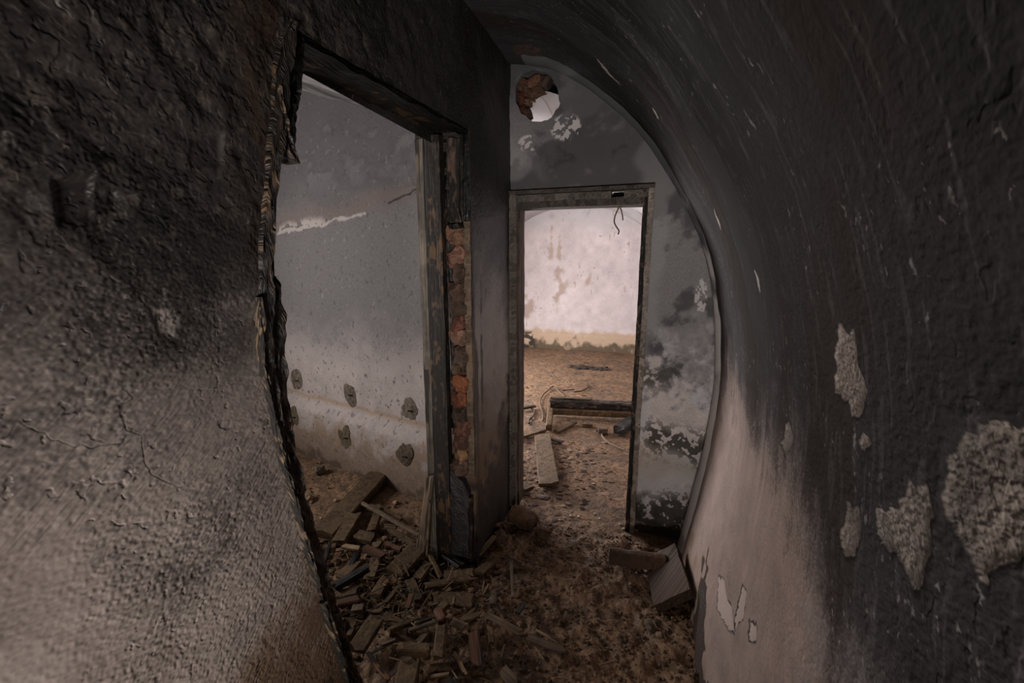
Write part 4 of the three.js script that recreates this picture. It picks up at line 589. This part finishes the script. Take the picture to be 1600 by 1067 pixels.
{ // strips of cable and veneer on the far floor
  const cab = (name, pts, r, c, lab, cat) => { const g = new THREE.TubeGeometry(new THREE.CatmullRomCurve3(pts.map(([x, y, z]) => new THREE.Vector3(x, y, z))), 48, r, 7); tag(mesh(name, g, wood(c, texWood, 0.001, 0.7)), lab, cat); };
  cab('cable', [[-0.31, 0.02, -3.68], [-0.29, 0.014, -3.52], [-0.22, 0.014, -3.40], [-0.15, 0.014, -3.335], [-0.093, 0.016, -3.30]], 0.006, 0xc0aa94, 'pale curved cable lying on the far floor right of the plank', 'cable');
  cab('cable', [[-0.86, 0.016, -3.72], [-0.92, 0.016, -3.95], [-1.0, 0.016, -4.18], [-1.04, 0.016, -4.42], [-1.02, 0.02, -4.68], [-0.99, 0.03, -4.80], [-0.90, 0.022, -4.66], [-0.80, 0.016, -4.50]], 0.008, 0x8d735a, 'brown bent cable looping behind the fallen frame', 'cable');
  cab('cable', [[-0.72, 0.014, -4.70], [-0.64, 0.014, -4.78], [-0.60, 0.014, -4.95], [-0.63, 0.014, -5.12]], 0.007, 0x4d3c2e, 'short dark curved cable on the far floor beyond the beam', 'cable');
  cab('cable', [[-0.86, 0.014, -4.72], [-0.80, 0.014, -4.76], [-0.74, 0.014, -4.80]], 0.006, 0x4d3c2e, 'short straight dark cable beside the dark curved cable', 'cable');
  cab('cable', [[-1.05, 0.015, -4.02], [-1.0, 0.015, -3.94], [-0.98, 0.015, -3.80], [-0.99, 0.015, -3.70], [-0.97, 0.015, -3.62]], 0.009, 0x5b4636, 'brown crooked strip below the small charred stick', 'cable');
}
// ---------------------------------------------------------------- countless crumbs, chips and splinters
const M4 = new THREE.Matrix4(), Q4 = new THREE.Quaternion(), E4 = new THREE.Euler(), P4 = new THREE.Vector3(), S4 = new THREE.Vector3();
function scatter(name, label, category, geo, m, n, seed, where, size, colors) {
  const o = new THREE.InstancedMesh(geo, m, n), r = rng(seed), c = new THREE.Color(); o.name = numbered(name);
  for (let i = 0; i < n; i++) { const [x, z, k] = where(r), s = size(r, k); P4.set(x, floorY(x, z) + s[1] * 0.45 + (k || 0), z); E4.set((r() - 0.5) * 0.5, r() * 6.3, (r() - 0.5) * 0.5); M4.compose(P4, Q4.setFromEuler(E4), S4.set(...s)); o.setMatrixAt(i, M4); c.set(colors[(r() * colors.length) | 0]).multiplyScalar(0.6 + r() * 0.6); o.setColorAt(i, c); }
  o.userData = { kind: 'stuff', label, category }; scene.add(o); return o;
}
const bit = lump(1, 0.7, 0.85, 501, 1.1, 1, 0.7), chip = board(1, 0.16, 0.07, 502, 1.5, 2), flake = lump(1, 0.3, 0.8, 503, 0.5, 1, 0.6), white = new THREE.MeshStandardMaterial({ color: 0xffffff, roughness: 0.9 });
const norm = (r) => r() + r() + r() - 1.5;
scatter('dirt_crumbs', 'crumbs of dirt and rubble strewn over the corridor floor', 'rubble', bit, white, 5200, 1, (r) => [lerp(-0.72, 0.26, r()), -lerp(1.0, 2.2, r())], (r) => { const s = 0.0018 + 0.007 * r() ** 5; return [s, s, s]; }, [0x6a5038, 0x5c4634, 0x46362a, 0x6b543f, 0x86705c]);
scatter('dirt_crumbs', 'lumps of dirt between the boards of the pile in the side doorway', 'rubble', bit, white, 1500, 2, (r) => [-1.05 + norm(r) * 0.5, -1.5 + norm(r) * 0.35], (r) => { const s = 0.003 + 0.014 * r() ** 3; return [s, s, s]; }, [0x6a5038, 0x7c6148, 0x4a3828, 0x73593f]);
scatter('wood_splinters', 'splinters and chips of rotten wood among the boards of the pile', 'splinters', chip, white, 380, 3, (r) => [-0.92 + norm(r) * 0.42, -1.42 + norm(r) * 0.36, r() * 0.05], (r) => { const s = 0.018 + 0.075 * r() ** 2; return [s, s * (0.25 + r() * 0.4), s * (0.3 + r() * 0.6)]; }, [0x6b5139, 0x7a6048, 0x42322a, 0x5c4632, 0x8a7056, 0x33281f]);
scatter('wood_splinters', 'thin splinters scattered over the corridor mud', 'splinters', chip, white, 330, 4, (r) => [lerp(-0.7, 0.2, r() ** 1.5), -lerp(1.05, 2.0, r())], (r) => { const s = 0.008 + 0.04 * r() ** 3; return [s, s * 0.3, s * 0.3]; }, [0x6b523b, 0x8d7459, 0x4c3a2c, 0xa68d72]);
scatter('mud_crumbs', 'dry crumbs on the side-room floor', 'rubble', bit, white, 520, 5, (r) => [lerp(-2.7, -1.0, r()), -lerp(1.5, 2.5, r())], (r) => { const s = 0.003 + 0.016 * r() ** 5; return [s, s, s]; }, [0x866a4c, 0x94785a, 0x6f563c, 0xa89278]);
scatter('burnt_flakes', 'dark flakes and crumbs strewn on the far-room floor', 'rubble', flake, white, 1500, 6, (r) => (r() < 0.6 ? [-0.6 + norm(r) * 0.42, -2.75 + norm(r) * 0.55] : [lerp(-2.0, 0.2, r()), -lerp(2.4, 6.6, r())]), (r) => { const s = 0.004 + 0.02 * r() ** 4; return [s, s * 0.5, s]; }, [0x4a3a33, 0x5d4a3f, 0x79604a, 0x8d7560]);
scatter('white_crumbs', 'small white crumbs on the threshold of the far doorway', 'rubble', bit, white, 22, 7, (r) => [-0.28 + norm(r) * 0.26, -2.28 + norm(r) * 0.10], (r) => { const s = 0.004 + 0.009 * r() ** 2; return [s * 0.8, s * 0.7, s * 0.8]; }, [0xd8cbb8, 0xc4b5a0]);
scatter('leaf_litter', 'heap of dark shreds on the far-room floor beyond the beam', 'litter', flake, white, 90, 8, (r) => [-0.72 + norm(r) * 0.28, -5.9 + norm(r) * 0.1], (r) => { const s = 0.015 + 0.03 * r(); return [s * 1.4, s * 0.5, s * 0.6]; }, [0x3c3029, 0x4b3c33]);
// a few dozen scraps of board that nothing tells apart
{ const r = rng(91), taken = []; const free = (x, z, m) => BOARDS.every(([, a, b, w]) => { const ex = b[0] - a[0], ez = b[2] - a[2], t = cl(((x - a[0]) * ex + (z - a[2]) * ez) / (ex * ex + ez * ez)); return Math.hypot(x - a[0] - ex * t, z - a[2] - ez * t) > w / 2 + m; }) && taken.every(([p, q, l]) => Math.hypot(x - p, z - q) > m + l);
  for (let i = 0; i < 30; i++) { const L = 0.05 + r() * 0.08; let x, z, ok = false; for (let k = 0; k < 60 && !ok; k++) { x = -0.95 + norm(r) * 0.42; z = -1.38 + norm(r) * 0.34; ok = free(x, z, L * 0.42); } if (!ok) continue; taken.push([x, z, L * 0.42]); const o = mesh('wood_scrap', board(L, 0.015 + r() * 0.035, 0.008 + r() * 0.016, 900 + i, 1.5, 1.6), WOOD[['mud', 'mud', 'grey', 'red', 'grey', 'char'][i % 6]]); o.position.set(x, floorY(x, z) + 0.02 + r() * 0.035, z); o.rotation.set((r() - 0.5) * 0.5, r() * 6.3, (r() - 0.5) * 0.5); tag(o, 'small scrap of broken board in the pile of rotten wood at the side doorway', 'board', 'scraps in the wood pile'); } }
scene.traverse((o) => { if (o.isMesh) { o.castShadow = true; o.receiveShadow = true; } });
console.log('built', Date.now() - T0);
renderer.render(scene, camera);
